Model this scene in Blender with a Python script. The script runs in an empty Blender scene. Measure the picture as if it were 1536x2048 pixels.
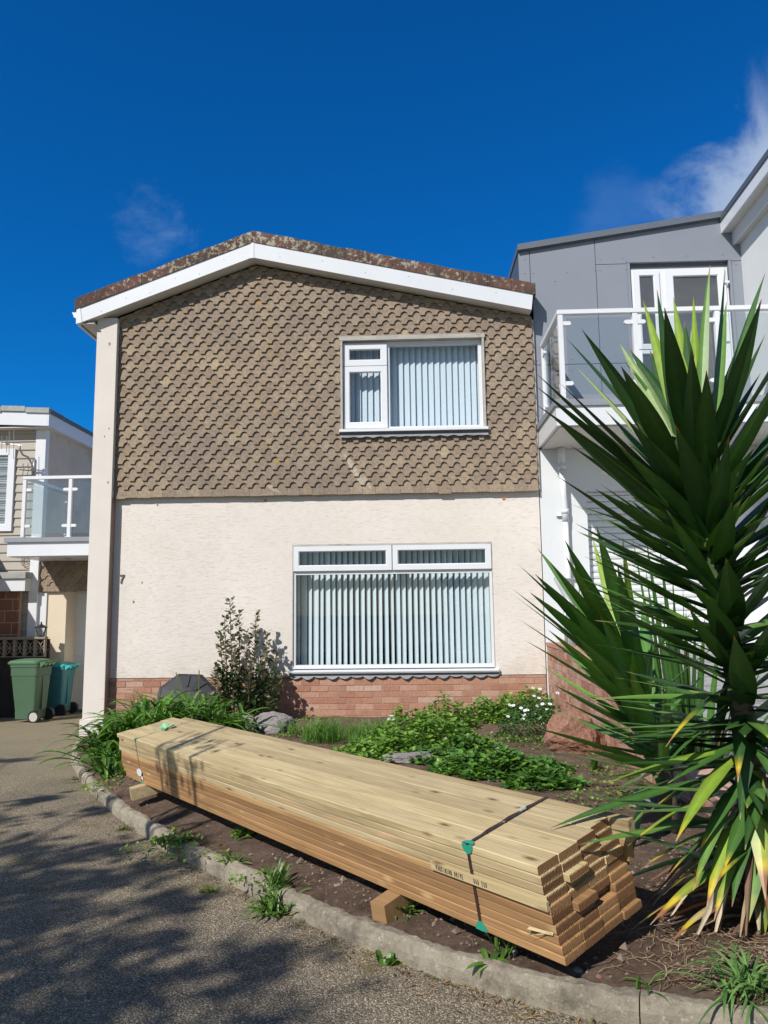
import bpy, math, random
from mathutils import Vector, Matrix, noise
R = math.radians
scene = bpy.context.scene
# ---------------------------------------------------------------- camera
CAMP = Vector((0, 0, 1.45)); FPX = 1480.0
PIT, ROL, YAW = R(7.315), R(-0.71), R(-1.925)
FW = Vector((0, math.cos(PIT), math.sin(PIT)))
_r = Vector((1, 0, 0)); _u = Vector((0, -math.sin(PIT), math.cos(PIT)))
RT = _r * math.cos(ROL) + _u * math.sin(ROL)
UP = -_r * math.sin(ROL) + _u * math.cos(ROL)
cam = bpy.data.cameras.new('camera'); camo = bpy.data.objects.new('camera', cam)
scene.collection.objects.link(camo); scene.camera = camo
camo.matrix_world = Matrix(((RT.x, UP.x, -FW.x, CAMP.x), (RT.y, UP.y, -FW.y, CAMP.y), (RT.z, UP.z, -FW.z, CAMP.z), (0, 0, 0, 1)))
cam.sensor_fit = 'VERTICAL'; cam.sensor_height = 36.0; cam.lens = FPX / 2048 * 36.0
cam.clip_start = 0.05; cam.clip_end = 2000
scene.render.resolution_x = 768; scene.render.resolution_y = 1024
# ---------------------------------------------------------------- sun and sky
SAZ, SEL = 215.5, 40.0
SV = Vector((math.sin(R(SAZ)) * math.cos(R(SEL)), math.cos(R(SAZ)) * math.cos(R(SEL)), math.sin(R(SEL))))
sl = bpy.data.lights.new('sun', 'SUN'); sl.energy = 4.6; sl.angle = R(0.55); sl.color = (1.0, 0.955, 0.88)
so = bpy.data.objects.new('sun', sl); scene.collection.objects.link(so)
so.rotation_euler = (-SV).to_track_quat('-Z', 'Y').to_euler(); so.location = (0, 0, 20)
w = bpy.data.worlds.new("World"); scene.world = w; w.use_nodes = True
nt = w.node_tree; nt.nodes.clear()
def ray(px, py): return RT * ((px - 768) / FPX) - UP * ((py - 1024) / FPX) + FW
sky = nt.nodes.new('ShaderNodeTexSky'); sky.sky_type = 'NISHITA'; sky.sun_disc = False
sky.sun_elevation = R(SEL); sky.sun_rotation = R(SAZ); sky.altitude = 0; sky.air_density = 1.0; sky.dust_density = 0.1; sky.ozone_density = 3.0
hs = nt.nodes.new('ShaderNodeHueSaturation'); hs.inputs['Saturation'].default_value = 1.15; hs.inputs['Value'].default_value = 0.8
nt.links.new(sky.outputs[0], hs.inputs['Color'])
bg = nt.nodes.new('ShaderNodeBackground'); bg.inputs[1].default_value = 0.10
out = nt.nodes.new('ShaderNodeOutputWorld')
tc = nt.nodes.new('ShaderNodeTexCoord')
def wmath(op, a, b=None, c=None):
    n = nt.nodes.new('ShaderNodeMath'); n.operation = op
    for i, v in enumerate((a, b, c)):
        if v is None: continue
        if isinstance(v, (int, float)): n.inputs[i].default_value = v
        else: nt.links.new(v, n.inputs[i])
    return n.outputs[0]
nz = nt.nodes.new('ShaderNodeTexNoise'); nz.inputs['Scale'].default_value = 7; nz.inputs['Detail'].default_value = 7; nz.inputs['Roughness'].default_value = 0.62; nz.inputs['Distortion'].default_value = 0.4
nt.links.new(tc.outputs['Generated'], nz.inputs['Vector'])
sp = nt.nodes.new('ShaderNodeSeparateXYZ'); nt.links.new(tc.outputs['Generated'], sp.inputs[0])
nm = nt.nodes.new('ShaderNodeMapRange'); nm.interpolation_type = 'SMOOTHSTEP'; nm.inputs['From Min'].default_value = -0.15; nm.inputs['From Max'].default_value = 0.55; nt.links.new(sp.outputs['Y'], nm.inputs['Value'])
tn = nt.nodes.new('ShaderNodeMixRGB'); tn.blend_type = 'MULTIPLY'; tn.inputs[2].default_value = (0.05, 0.84, 1.47, 1); nt.links.new(nm.outputs[0], tn.inputs[0]); nt.links.new(hs.outputs[0], tn.inputs[1])
col = tn.outputs[0]
def cloud(px, py, rad, lo, hi, amt, colr, col):
    c = ray(px, py).normalized()
    vm = nt.nodes.new('ShaderNodeVectorMath'); vm.operation = 'DISTANCE'; vm.inputs[1].default_value = c
    nt.links.new(tc.outputs['Generated'], vm.inputs[0])
    m = nt.nodes.new('ShaderNodeMapRange'); m.interpolation_type = 'SMOOTHSTEP'
    m.inputs['From Min'].default_value = rad; m.inputs['From Max'].default_value = rad * 0.2
    nt.links.new(vm.outputs['Value'], m.inputs['Value'])
    s = wmath('ADD', nz.outputs[0], wmath('MULTIPLY', m.outputs[0], 0.3))
    m2 = nt.nodes.new('ShaderNodeMapRange'); m2.interpolation_type = 'SMOOTHSTEP'
    m2.inputs['From Min'].default_value = lo; m2.inputs['From Max'].default_value = hi
    nt.links.new(s, m2.inputs['Value'])
    fac = wmath('MULTIPLY', wmath('MULTIPLY', m2.outputs[0], m.outputs[0]), amt)
    mx = nt.nodes.new('ShaderNodeMixRGB'); mx.inputs[2].default_value = (*colr, 1)
    nt.links.new(fac, mx.inputs[0]); nt.links.new(col, mx.inputs[1]); return mx.outputs[0]
col = cloud(1575, 395, 0.175, 0.48, 0.70, 0.75, (4.9, 5.9, 7.3), col)
col = cloud(310, 430, 0.12, 0.76, 1.0, 0.40, (2.4, 3.8, 6.0), col)
col = cloud(1230, 420, 0.10, 0.62, 0.95, 0.13, (2.4, 3.7, 6.2), col)
nt.links.new(col, bg.inputs[0]); nt.links.new(bg.outputs[0], out.inputs[0])
scene.view_settings.view_transform = 'Standard'; scene.view_settings.look = 'None'; scene.view_settings.exposure = 0.12; scene.view_settings.gamma = 1.0
scene.render.engine = 'CYCLES'
scene.cycles.max_bounces = 8; scene.cycles.transparent_max_bounces = 16
# ---------------------------------------------------------------- mesh helpers
LK = scene.collection.objects.link
class MB:
    def __init__(s): s.v = []; s.f = []; s.mi = []; s.c = []; s.cur = (1, 1, 1)
    def vert(s, p): s.v.append(tuple(p)); s.c.append(s.cur); return len(s.v) - 1
    def face(s, ids, mi=0): s.f.append(tuple(ids)); s.mi.append(mi)
    def poly(s, pts, mi=0): s.face([s.vert(p) for p in pts], mi)
    def hexa(s, p, mi=0):   # p: 8 points, bottom loop 0-3, top loop 4-7
        i = [s.vert(q) for q in p]
        for f in ((0, 3, 2, 1), (4, 5, 6, 7), (0, 1, 5, 4), (1, 2, 6, 5), (2, 3, 7, 6), (3, 0, 4, 7)): s.face([i[k] for k in f], mi)
    def box(s, a, b, mi=0, T=None):
        x0, y0, z0 = a; x1, y1, z1 = b
        p = [(x0, y0, z0), (x1, y0, z0), (x1, y1, z0), (x0, y1, z0), (x0, y0, z1), (x1, y0, z1), (x1, y1, z1), (x0, y1, z1)]
        if T: p = [T(*q) for q in p]
        s.hexa(p, mi)
    def prism(s, loop, T0, T1, mi=0):   # extrude closed loop (list of tuples) between mappings
        a = [s.vert(T0(*q)) for q in loop]; b = [s.vert(T1(*q)) for q in loop]; n = len(loop)
        s.face(a[::-1], mi); s.face(b, mi)
        for i in range(n): s.face((a[i], a[(i + 1) % n], b[(i + 1) % n], b[i]), mi)
    def tube(s, pts, rad, n=8, mi=0, cap=True):
        pts = [Vector(p) for p in pts]; rings = []
        if not isinstance(rad, (list, tuple)): rad = [rad] * len(pts)
        t0 = (pts[1] - pts[0]).normalized(); ref = Vector((0, 0, 1)) if abs(t0.z) < 0.9 else Vector((1, 0, 0))
        for i, p in enumerate(pts):
            t = (pts[min(i + 1, len(pts) - 1)] - pts[max(i - 1, 0)]).normalized()
            x = ref.cross(t).normalized(); y = t.cross(x)
            ref = y if abs(y.dot(t)) < .99 else ref
            rings.append([s.vert(p + x * (math.cos(2 * math.pi * k / n) * rad[i]) + y * (math.sin(2 * math.pi * k / n) * rad[i])) for k in range(n)])
        for a, b in zip(rings, rings[1:]):
            for k in range(n): s.face((a[k], a[(k + 1) % n], b[(k + 1) % n], b[k]), mi)
        if cap: s.face(rings[0][::-1], mi); s.face(rings[-1], mi)
    def build(s, name, mats, parent=None, smooth=False, mw=None):
        me = bpy.data.meshes.new(name); me.from_pydata(s.v, [], s.f)
        if not isinstance(mats, (list, tuple)): mats = [mats]
        for m in mats: me.materials.append(m)
        me.polygons.foreach_set('material_index', s.mi)
        if smooth: me.polygons.foreach_set('use_smooth', [True] * len(s.f))
        at = me.color_attributes.new('Col', 'FLOAT_COLOR', 'POINT')
        at.data.foreach_set('color', [k for c in s.c for k in (c[0], c[1], c[2], 1.0)])
        me.update()
        o = bpy.data.objects.new(name, me); LK(o)
        if parent is not None:
            o.parent = parent
            if mw is None:
                base = Vector(parent.location)
                if parent.parent: base = base + Vector(parent.parent.location)
                o.location = -base
            else: o.matrix_local = mw
        elif mw is not None: o.matrix_world = mw
        return o
def build_split(mb, name, mats, parent, smooth=False, mw=None):
    # one object per connected piece
    par = list(range(len(mb.v)))
    def find(a):
        while par[a] != a: par[a] = par[par[a]]; a = par[a]
        return a
    for f in mb.f:
        r0 = find(f[0])
        for k in f[1:]: par[find(k)] = r0
    groups = {}
    for i, f in enumerate(mb.f): groups.setdefault(find(f[0]), []).append(i)
    res = []
    for fs in groups.values():
        q = MB(); mp = {}
        for i in fs:
            ids = []
            for k in mb.f[i]:
                if k not in mp: q.cur = mb.c[k]; mp[k] = q.vert(mb.v[k])
                ids.append(mp[k])
            q.face(ids, mb.mi[i])
        res.append(q.build(name, mats, parent, smooth, mw))
    return res
def thing(name, label, cat, loc, group=None):
    o = bpy.data.objects.new(name, None); LK(o); o.location = loc; o.empty_display_size = .1
    o['label'] = label; o['category'] = cat
    if group: o['group'] = group
    return o
def tag(o, label, cat, group=None, kind=None):
    o['label'] = label; o['category'] = cat
    if group: o['group'] = group
    if kind: o['kind'] = kind
    return o
def struct(o): o['kind'] = 'structure'; return o
def fixorigin(o, loc):   # put origin of a world-space mesh thing at its base
    loc = Vector(loc)
    o.data.transform(Matrix.Translation(-loc)); o.location = loc
# facade frame: s to the right, z up, n towards the camera
DV = Vector((math.cos(YAW), math.sin(YAW), 0)); NV = Vector((math.sin(YAW), -math.cos(YAW), 0)); OV = Vector((0, 9.5, 0))
def fac(s, z, n): return OV + DV * s + NV * n + Vector((0, 0, z))
def FT(s, n, z): return fac(s, z, n)
def F(px, py, n=0.0):
    D = ray(px, py); o = OV + NV * n; t = (o - CAMP).dot(NV) / D.dot(NV); X = CAMP + D * t - o
    return X.dot(DV), X.z
def fbox(m, s0, s1, n0, n1, z0, z1, mi=0): m.box((s0, n0, z0), (s1, n1, z1), mi, FT)
def depthpt(px, py, Z): return CAMP + ray(px, py) * Z
# ---------------------------------------------------------------- ground surfaces
def drive_z(y): return 0.305 - 0.05 * min(max(y, -14), 15)
def lerp_t(tab, x):
    if x <= tab[0][0]: return tab[0][1]
    for (a, va), (b, vb) in zip(tab, tab[1:]):
        if x <= b:
            t = (x - a) / (b - a); t = t * t * (3 - 2 * t); return va + (vb - va) * t
    return tab[-1][1]
KPX = [(172, 1462), (146, 1500), (140, 1528), (158, 1562), (190, 1596), (232, 1634), (330, 1704), (470, 1776), (560, 1822), (640, 1862), (760, 1912), (880, 1958), (1000, 1996), (1100, 2024), (1250, 2056), (1400, 2082), (1560, 2108), (1900, 2160)]
def on_fn(px, py, fn, off=0):
    D = ray(px, py); z = 0.1
    for _ in range(40):
        t = (z - CAMP.z) / D.z; P = CAMP + D * t; z = z * .4 + (fn(P.x, P.y) + off) * .6
    return Vector((P.x, P.y, fn(P.x, P.y)))
KP = [on_fn(x, y, lambda a, b: drive_z(b), 0.0) for x, y in KPX]
KP = [Vector((p.x, p.y, 0)) for p in KP]
def kdist(x, y):
    best = 1e9; sg = 1
    p = Vector((x, y, 0))
    for a, b in zip(KP, KP[1:]):
        ab = b - a; t = max(0, min(1, (p - a).dot(ab) / ab.length_squared)); q = a + ab * t; dd = (p - q).length
        if dd < best:
            best = dd; sg = 1 if ab.x * (p.y - a.y) - ab.y * (p.x - a.x) > 0 else -1
    return best * sg
BT = [(1.8, .30), (2.5, .295), (3.2, .235), (4.2, .2), (5.5, .18), (6.5, .2), (9.5, .09)]
def bed_z(x, y, fine=True):
    d = kdist(x, y); k = max(0, min(1, (d - .05) / .5)); k = k * (2 - k)
    base = drive_z(y) + 0.075; T = lerp_t(BT, y)
    if x < -2.2 and y > 5: T -= min(.16, (-2.2 - x) * .12)
    T += 0.05 * math.exp(-((x - 1.2) ** 2 + (y - 4.2) ** 2) / 1.2)
    z = base + (T - base) * k
    if fine:
        z += (noise.noise(Vector((x * 2.3, y * 2.3, 0))) * .022 + noise.noise(Vector((x * 9, y * 9, 3))) * .009 + noise.noise(Vector((x * 28, y * 28, 7))) * .0045) * min(1, max(0, d * 6))
    return z
def gnd(px, py): return on_fn(px, py, lambda x, y: bed_z(x, y, False))
def dgnd(px, py): return on_fn(px, py, lambda x, y: drive_z(y))
# ---------------------------------------------------------------- materials
MATS = {}
def newmat(name):
    m = bpy.data.materials.new(name); m.use_nodes = True; n = m.node_tree; b = n.nodes['Principled BSDF']; MATS[name] = m
    return m, n, b
def N_(n, t, **kw):
    o = n.nodes.new(t)
    for k, v in kw.items(): setattr(o, k, v)
    return o
def texco(n, scale=(1, 1, 1), coord='Object', rnd=False):
    t = N_(n, 'ShaderNodeTexCoord'); mp = N_(n, 'ShaderNodeMapping'); mp.inputs['Scale'].default_value = scale
    n.links.new(t.outputs[coord], mp.inputs[0])
    if rnd:
        oi = N_(n, 'ShaderNodeObjectInfo'); ml = N_(n, 'ShaderNodeMath', operation='MULTIPLY'); ml.inputs[1].default_value = 57.0
        n.links.new(oi.outputs['Random'], ml.inputs[0]); n.links.new(ml.outputs[0], mp.inputs['Location'])
    return mp.outputs[0]
def tnoise(n, vec, scale, detail=4, rough=.55, dist=0):
    t = N_(n, 'ShaderNodeTexNoise'); t.inputs['Scale'].default_value = scale; t.inputs['Detail'].default_value = detail; t.inputs['Roughness'].default_value = rough; t.inputs['Distortion'].default_value = dist
    n.links.new(vec, t.inputs['Vector']); return t.outputs[0]
def ramp(n, fac, stops):
    r = N_(n, 'ShaderNodeValToRGB'); e = r.color_ramp.elements
    while len(e) < len(stops): e.new(.5)
    for i, (p, c) in enumerate(stops):
        e[i].position = p; e[i].color = (*c, 1) if len(c) == 3 else c
    n.links.new(fac, r.inputs[0]); return r.outputs[0]
def mixc(n, fac, a, b, mode='MIX'):
    m = N_(n, 'ShaderNodeMixRGB', blend_type=mode)
    for i, v in enumerate((fac, a, b)):
        if isinstance(v, (int, float)): m.inputs[i].default_value = v
        elif isinstance(v, tuple): m.inputs[i].default_value = (*v, 1)
        else: n.links.new(v, m.inputs[i])
    return m.outputs[0]
def bump(n, b, h, strength=.3, dist=.01):
    bp = N_(n, 'ShaderNodeBump'); bp.inputs['Strength'].default_value = strength; bp.inputs['Distance'].default_value = dist
    n.links.new(h, bp.inputs['Height']); n.links.new(bp.outputs[0], b.inputs['Normal'])
def g(v): return (v, v, v)
def basic(name, c, rough=.6, var=.12, scale=3, bs=0, bstr=.2, spec=.5, metal=0, stretch=(1, 1, 1), dirt=None, bd=.004):
    m, n, b = newmat(name); v = texco(n, stretch)
    a = tuple(x * (1 - var) for x in c); d = tuple(min(1, x * (1 + var)) for x in c)
    f = tnoise(n, v, scale, 6, .6); cc = ramp(n, f, [(.3, a), (.7, d)])
    if dirt:
        f2 = tnoise(n, v, dirt[1], 5, .65); cc = mixc(n, ramp(n, f2, [(dirt[2], g(0)), (dirt[2] + .2, g(1))]), cc, dirt[0])
    n.links.new(cc, b.inputs['Base Color']); b.inputs['Roughness'].default_value = rough; b.inputs['Specular IOR Level'].default_value = spec; b.inputs['Metallic'].default_value = metal
    if bs: bump(n, b, tnoise(n, v, bs, 4), bstr, bd)
    return m
upvc = basic('white_upvc', (.70, .715, .745), .32, .03, 2, spec=.5)
fascia_w = basic('white_fascia', (.68, .70, .735), .3, .03, 2, 0)
white_paint = basic('white_render', (.66, .68, .70), .75, .03, 1.5, 60, .15)
pier_m = basic('pier_render', (.665, .61, .56), .85, .045, 2.0, 90, .25, dirt=((.58, .52, .46), 1.3, .6))
soffit_m = basic('soffit_board', (.62, .60, .56), .6, .06, 3)
sootgrey = basic('weathered_frame_timber', (.40, .38, .35), .75, .15, 6, dirt=((.18, .15, .12), 7, .58), stretch=(1, 1, 3))
leadm = basic('lead_flashing', (.22, .23, .25), .55, .2, 8, 30, .3)
brown_strip = basic('brown_shaded_side', (.27, .19, .165), .8, .2, 5, 40, .2)  # brown tone paints the shade on the pier's right face
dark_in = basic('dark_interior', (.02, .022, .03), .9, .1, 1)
greypanel = basic('grey_cladding_panel', (.225, .245, .29), .55, .04, 1.2)
dkgrey = basic('dark_grey_trim', (.10, .11, .125), .45, .05, 2)
greytrim = basic('grey_deck_edge', (.25, .27, .31), .5, .06, 2)
siding_m = basic('beige_lap_siding', (.40, .365, .31), .7, .05, 2)
cream_m = basic('cream_render', (.66, .57, .44), .85, .04, 2, 80, .2)
darkwall = basic('deep_shade_wall', (.035, .032, .03), .9, .3, 4)  # near-black tone paints the deep shade around the screen wall
greyroof = basic('grey_roof_tile', (.33, .34, .33), .8, .15, 9, 50, .3)
shutter_m = basic('white_shutter_slats', (.66, .68, .69), .5, .04, 2)
metal_g = basic('grey_handrail_metal', (.45, .46, .47), .35, .05, 2, metal=.3)
blackm = basic('black_plastic', (.015, .016, .018), .45, .2, 4)
alu = basic('aerial_metal', (.42, .42, .42), .4, .1, 3, metal=.6)
orangem = basic('orange_plug', (.65, .13, .03), .6, .1, 20)
def mat_lid():
    return basic('black_lid_plastic', (.045, .048, .056), .38, .15, 5)
lidm = basic('black_lid_plastic', (.013, .015, .02), .6, .15, 5)
def mat_render_combed():
    m, n, b = newmat('cream_combed_render'); v = texco(n, (1, 1, 1))
    cc = ramp(n, tnoise(n, v, 1.1, 5, .6), [(.3, (.66, .60, .545)), (.7, (.74, .685, .63))])
    v2 = texco(n, (13, 13, 95)); h = tnoise(n, v2, 1.0, 5, .65, .5)
    cr = ramp(n, h, [(.33, g(0)), (.46, g(1))])
    dirt = ramp(n, tnoise(n, v, 2.2, 6, .7), [(.60, g(0)), (.8, g(1))])
    cc = mixc(n, cr, (.61, .545, .49), cc)
    cc = mixc(n, mixc(n, .3, (0.0, 0.0, 0.0), dirt), cc, (.46, .38, .32))
    n.links.new(cc, b.inputs['Base Color']); b.inputs['Roughness'].default_value = .92
    hh = mixc(n, .6, h, cr); sx = texco(n, (9, 9, .35)); st = ramp(n, tnoise(n, sx, 1.0, 4, .6), [(.58, g(0)), (.78, g(.18))])
    cc = mixc(n, st, cc, (.50, .43, .37))
    sp = N_(n, 'ShaderNodeSeparateXYZ'); n.links.new(v, sp.inputs[0]); lo = N_(n, 'ShaderNodeMapRange'); lo.inputs['From Min'].default_value = .95; lo.inputs['From Max'].default_value = .62; n.links.new(sp.outputs['Z'], lo.inputs[0])
    lm = N_(n, 'ShaderNodeMath', operation='MULTIPLY'); n.links.new(lo.outputs[0], lm.inputs[0]); n.links.new(ramp(n, tnoise(n, v, 5, 5, .7), [(.4, g(0)), (.65, g(.5))]), lm.inputs[1])
    cc = mixc(n, lm.outputs[0], cc, (.48, .40, .33)); n.links.new(cc, b.inputs['Base Color'])
    bump(n, b, hh, .5, .005); return m
combed = mat_render_combed()
def island_var(n, cols):
    gm = N_(n, 'ShaderNodeNewGeometry'); return ramp(n, gm.outputs['Random Per Island'], cols), gm
def mat_tiles():
    m, n, b = newmat('concrete_hung_tile'); v = texco(n)
    c, gm = island_var(n, [(0, (.22, .175, .142)), (.4, (.245, .196, .157)), (.85, (.27, .216, .168)), (.985, (.29, .237, .18)), (1, (.34, .28, .20))])
    f = tnoise(n, v, 26, 6, .7); c = mixc(n, .75, c, ramp(n, f, [(.30, (.34, .32, .31)), (.5, (.5, .5, .5)), (.72, (.80, .74, .60))]), 'OVERLAY')
    fb = tnoise(n, v, .9, 4, .6); c = mixc(n, .5, c, ramp(n, fb, [(.35, (.42, .42, .44)), (.65, (.58, .56, .5))]), 'OVERLAY')
    fl = tnoise(n, v, 9, 5, .7, .3); fl2 = tnoise(n, v, .55, 3, .5)
    mm = N_(n, 'ShaderNodeMath', operation='MULTIPLY'); n.links.new(ramp(n, fl, [(.62, g(0)), (.66, g(1))]), mm.inputs[0]); n.links.new(ramp(n, fl2, [(.42, g(0)), (.6, g(1))]), mm.inputs[1])
    c = mixc(n, mm.outputs[0], c, (.38, .23, .035))
    for (qx, qy, ang, la, lb) in ((712, 945, -60, .055, .30), (700, 925, -55, .04, .2), (545, 976, -35, .035, .12), (735, 965, -60, .03, .14)):
        fs, fz = F(qx, qy, .07); pw = fac(fs, fz, .07); mq = N_(n, 'ShaderNodeMapping', vector_type='TEXTURE'); mq.inputs['Location'].default_value = pw; mq.inputs['Rotation'].default_value = (0, R(-(90 + ang)), 0); mq.inputs['Scale'].default_value = (la, .3, lb)
        tt = N_(n, 'ShaderNodeTexCoord'); n.links.new(tt.outputs['Object'], mq.inputs[0]); gs_ = N_(n, 'ShaderNodeTexGradient', gradient_type='SPHERICAL'); n.links.new(mq.outputs[0], gs_.inputs[0])
        mk = N_(n, 'ShaderNodeMath', operation='MULTIPLY'); n.links.new(ramp(n, gs_.outputs['Fac'], [(0, g(0)), (.5, g(.8))]), mk.inputs[0]); n.links.new(ramp(n, f, [(.38, g(.15)), (.55, g(1))]), mk.inputs[1]); c = mixc(n, mk.outputs[0], c, (.44, .385, .30))
    n.links.new(c, b.inputs['Base Color']); b.inputs['Roughness'].default_value = .92; b.inputs['Specular IOR Level'].default_value = .25
    bump(n, b, tnoise(n, v, 120, 4, .7), .35, .004); return m
tilem = mat_tiles()
def mat_brick(name, cols, stain=None):
    m, n, b = newmat(name); v = texco(n); c, gm = island_var(n, cols)
    c = mixc(n, .7, c, ramp(n, tnoise(n, v, 30, 5, .65), [(.3, g(.38)), (.7, g(.62))]), 'OVERLAY')
    if stain: c = mixc(n, ramp(n, tnoise(n, v, 2.2, 5, .7), [(.5, g(0)), (.72, g(.5))]), c, stain)
    n.links.new(c, b.inputs['Base Color']); b.inputs['Roughness'].default_value = .9; b.inputs['Specular IOR Level'].default_value = .2
    bump(n, b, tnoise(n, v, 90, 4, .7), .4, .004); return m
brickm = mat_brick('red_brick', [(0, (.35, .165, .11)), (.5, (.42, .21, .14)), (.85, (.46, .27, .19)), (1, (.49, .33, .25))], (.42, .31, .24))
brickd = mat_brick('weathered_brick', [(0, (.33, .15, .105)), (.5, (.42, .22, .16)), (1, (.50, .32, .25))], (.46, .36, .30))
stonem = mat_brick('brown_block', [(0, (.20, .095, .06)), (1, (.30, .15, .095))])
mortar = basic('mortar', (.42, .32, .26), .95, .15, 8, 60, .3)
mortar_l = basic('pale_mortar', (.50, .42, .35), .95, .15, 8, 60, .3)
def mat_roofverge():
    m, n, b = newmat('lichen_roof_tile'); v = texco(n)
    c = ramp(n, tnoise(n, v, 4, 6, .7), [(.3, (.07, .04, .033)), (.6, (.145, .072, .055)), (.8, (.11, .08, .06))])
    gr = N_(n, 'ShaderNodeSeparateXYZ'); t = N_(n, 'ShaderNodeTexCoord'); n.links.new(t.outputs['Object'], gr.inputs[0])
    mr = N_(n, 'ShaderNodeMapRange'); mr.inputs['From Min'].default_value = 4.9 + 0.0; mr.inputs['From Max'].default_value = 6.4; n.links.new(gr.outputs['Z'], mr.inputs[0])
    lf = tnoise(n, v, 16, 6, .75); ml = N_(n, 'ShaderNodeMath', operation='MULTIPLY_ADD'); ml.inputs[1].default_value = .16
    n.links.new(mr.outputs[0], ml.inputs[0]); n.links.new(lf, ml.inputs[2])
    c = mixc(n, ramp(n, ml.outputs[0], [(.64, g(0)), (.70, g(1))]), c, (.36, .35, .27))
    c = mixc(n, ramp(n, tnoise(n, v, 2.3, 5, .7), [(.5, g(0)), (.62, g(.7))]), c, (.05, .045, .035))
    n.links.new(c, b.inputs['Base Color']); b.inputs['Roughness'].default_value = .95; bump(n, b, tnoise(n, v, 50, 5, .7), .6, .006); return m
vergem = mat_roofverge()
def mat_glass(name, tint=(.85, .9, .92), refl=.12, tr=.9):
    m, n, b = newmat(name); n.nodes.remove(b)
    o = n.nodes['Material Output']; t = N_(n, 'ShaderNodeBsdfTransparent'); t.inputs[0].default_value = (*[x * tr for x in tint], 1)
    gl = N_(n, 'ShaderNodeBsdfGlossy'); gl.inputs['Roughness'].default_value = .015; gl.inputs[0].default_value = (.95, .97, 1, 1)
    fr = N_(n, 'ShaderNodeFresnel'); gm = N_(n, 'ShaderNodeNewGeometry'); io = N_(n, 'ShaderNodeMapRange'); io.inputs['To Min'].default_value = 1.45; io.inputs['To Max'].default_value = 1 / 1.45; n.links.new(gm.outputs['Backfacing'], io.inputs[0]); n.links.new(io.outputs[0], fr.inputs[0])
    ad = N_(n, 'ShaderNodeMath', operation='ADD'); ad.inputs[1].default_value = refl; ad.use_clamp = True; n.links.new(fr.outputs[0], ad.inputs[0])
    mx = N_(n, 'ShaderNodeMixShader'); n.links.new(ad.outputs[0], mx.inputs[0]); n.links.new(t.outputs[0], mx.inputs[1]); n.links.new(gl.outputs[0], mx.inputs[2]); n.links.new(mx.outputs[0], o.inputs[0]); return m
glass = mat_glass('window_glass', (.93, .975, .99), .03, .99)
glass_b = mat_glass('balcony_glass', (.92, .95, .95), .03, .98)
def mat_blind(name, c):
    m, n, b = newmat(name); v = texco(n); b.inputs['Base Color'].default_value = (*c, 1); b.inputs['Roughness'].default_value = .85
    bump(n, b, tnoise(n, texco(n, (200, 200, 40)), 1, 2), .1, .001)
    t = N_(n, 'ShaderNodeBsdfTranslucent'); t.inputs[0].default_value = (*c, 1); mx = N_(n, 'ShaderNodeMixShader'); mx.inputs[0].default_value = .2
    n.links.new(b.outputs[0], mx.inputs[1]); n.links.new(t.outputs[0], mx.inputs[2]); n.links.new(mx.outputs[0], n.nodes['Material Output'].inputs[0]); return m
blind_l = mat_blind('pale_blue_blind_fabric', (.74, .82, .86))
blind_u = mat_blind('pale_grey_blind_fabric', (.74, .81, .87))
def mat_asphalt():
    m, n, b = newmat('worn_tarmac'); v = texco(n)
    vo = N_(n, 'ShaderNodeTexVoronoi'); vo.inputs['Scale'].default_value = 175; n.links.new(v, vo.inputs['Vector'])
    sx = N_(n, 'ShaderNodeSeparateXYZ'); n.links.new(vo.outputs['Color'], sx.inputs[0])
    c = ramp(n, sx.outputs['X'], [(0, (.15, .125, .09)), (.45, (.31, .262, .195)), (.8, (.44, .375, .285)), (.93, (.60, .52, .40)), (1, (.78, .70, .57))])
    c = mixc(n, ramp(n, vo.outputs['Distance'], [(.35, g(0)), (.7, g(.75))]), c, (.085, .072, .052))
    c = mixc(n, .8, c, ramp(n, tnoise(n, v, 1.6, 6, .65), [(.3, (.34, .34, .35)), (.7, (.64, .61, .54))]), 'OVERLAY')
    c = mixc(n, ramp(n, tnoise(n, v, 3.4, 7, .75), [(.56, g(0)), (.70, g(.75))]), c, (.13, .105, .04))
    c = mixc(n, ramp(n, tnoise(n, v, 2.1, 7, .75, .5), [(.62, g(0)), (.74, g(.55))]), c, (.34, .33, .31))
    sy = N_(n, 'ShaderNodeSeparateXYZ'); n.links.new(v, sy.inputs[0])
    c = mixc(n, ramp(n, tnoise(n, v, 8, 4), [(.3, g(.7)), (.7, g(1))]), mixc(n, .5, c, c), c)
    far = N_(n, 'ShaderNodeMapRange'); far.inputs['From Min'].default_value = 5.5; far.inputs['From Max'].default_value = 9; n.links.new(sy.outputs['Y'], far.inputs[0])
    c = mixc(n, far.outputs[0], c, mixc(n, .55, c, (.27, .235, .155)))
    n.links.new(c, b.inputs['Base Color']); b.inputs['Roughness'].default_value = .95; b.inputs['Specular IOR Level'].default_value = .2
    vc = N_(n, 'ShaderNodeTexVoronoi', feature='DISTANCE_TO_EDGE'); vc.inputs['Scale'].default_value = .55
    wn = N_(n, 'ShaderNodeTexNoise'); wn.inputs['Scale'].default_value = 4; wn.inputs['Detail'].default_value = 6; n.links.new(v, wn.inputs['Vector']); wv = mixc(n, .12, v, wn.outputs['Color']); n.links.new(wv, vc.inputs['Vector'])
    n.links.new(c, b.inputs['Base Color'])
    bump(n, b, vo.outputs['Distance'], .7, -.006); return m
asphalt = mat_asphalt()
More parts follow.
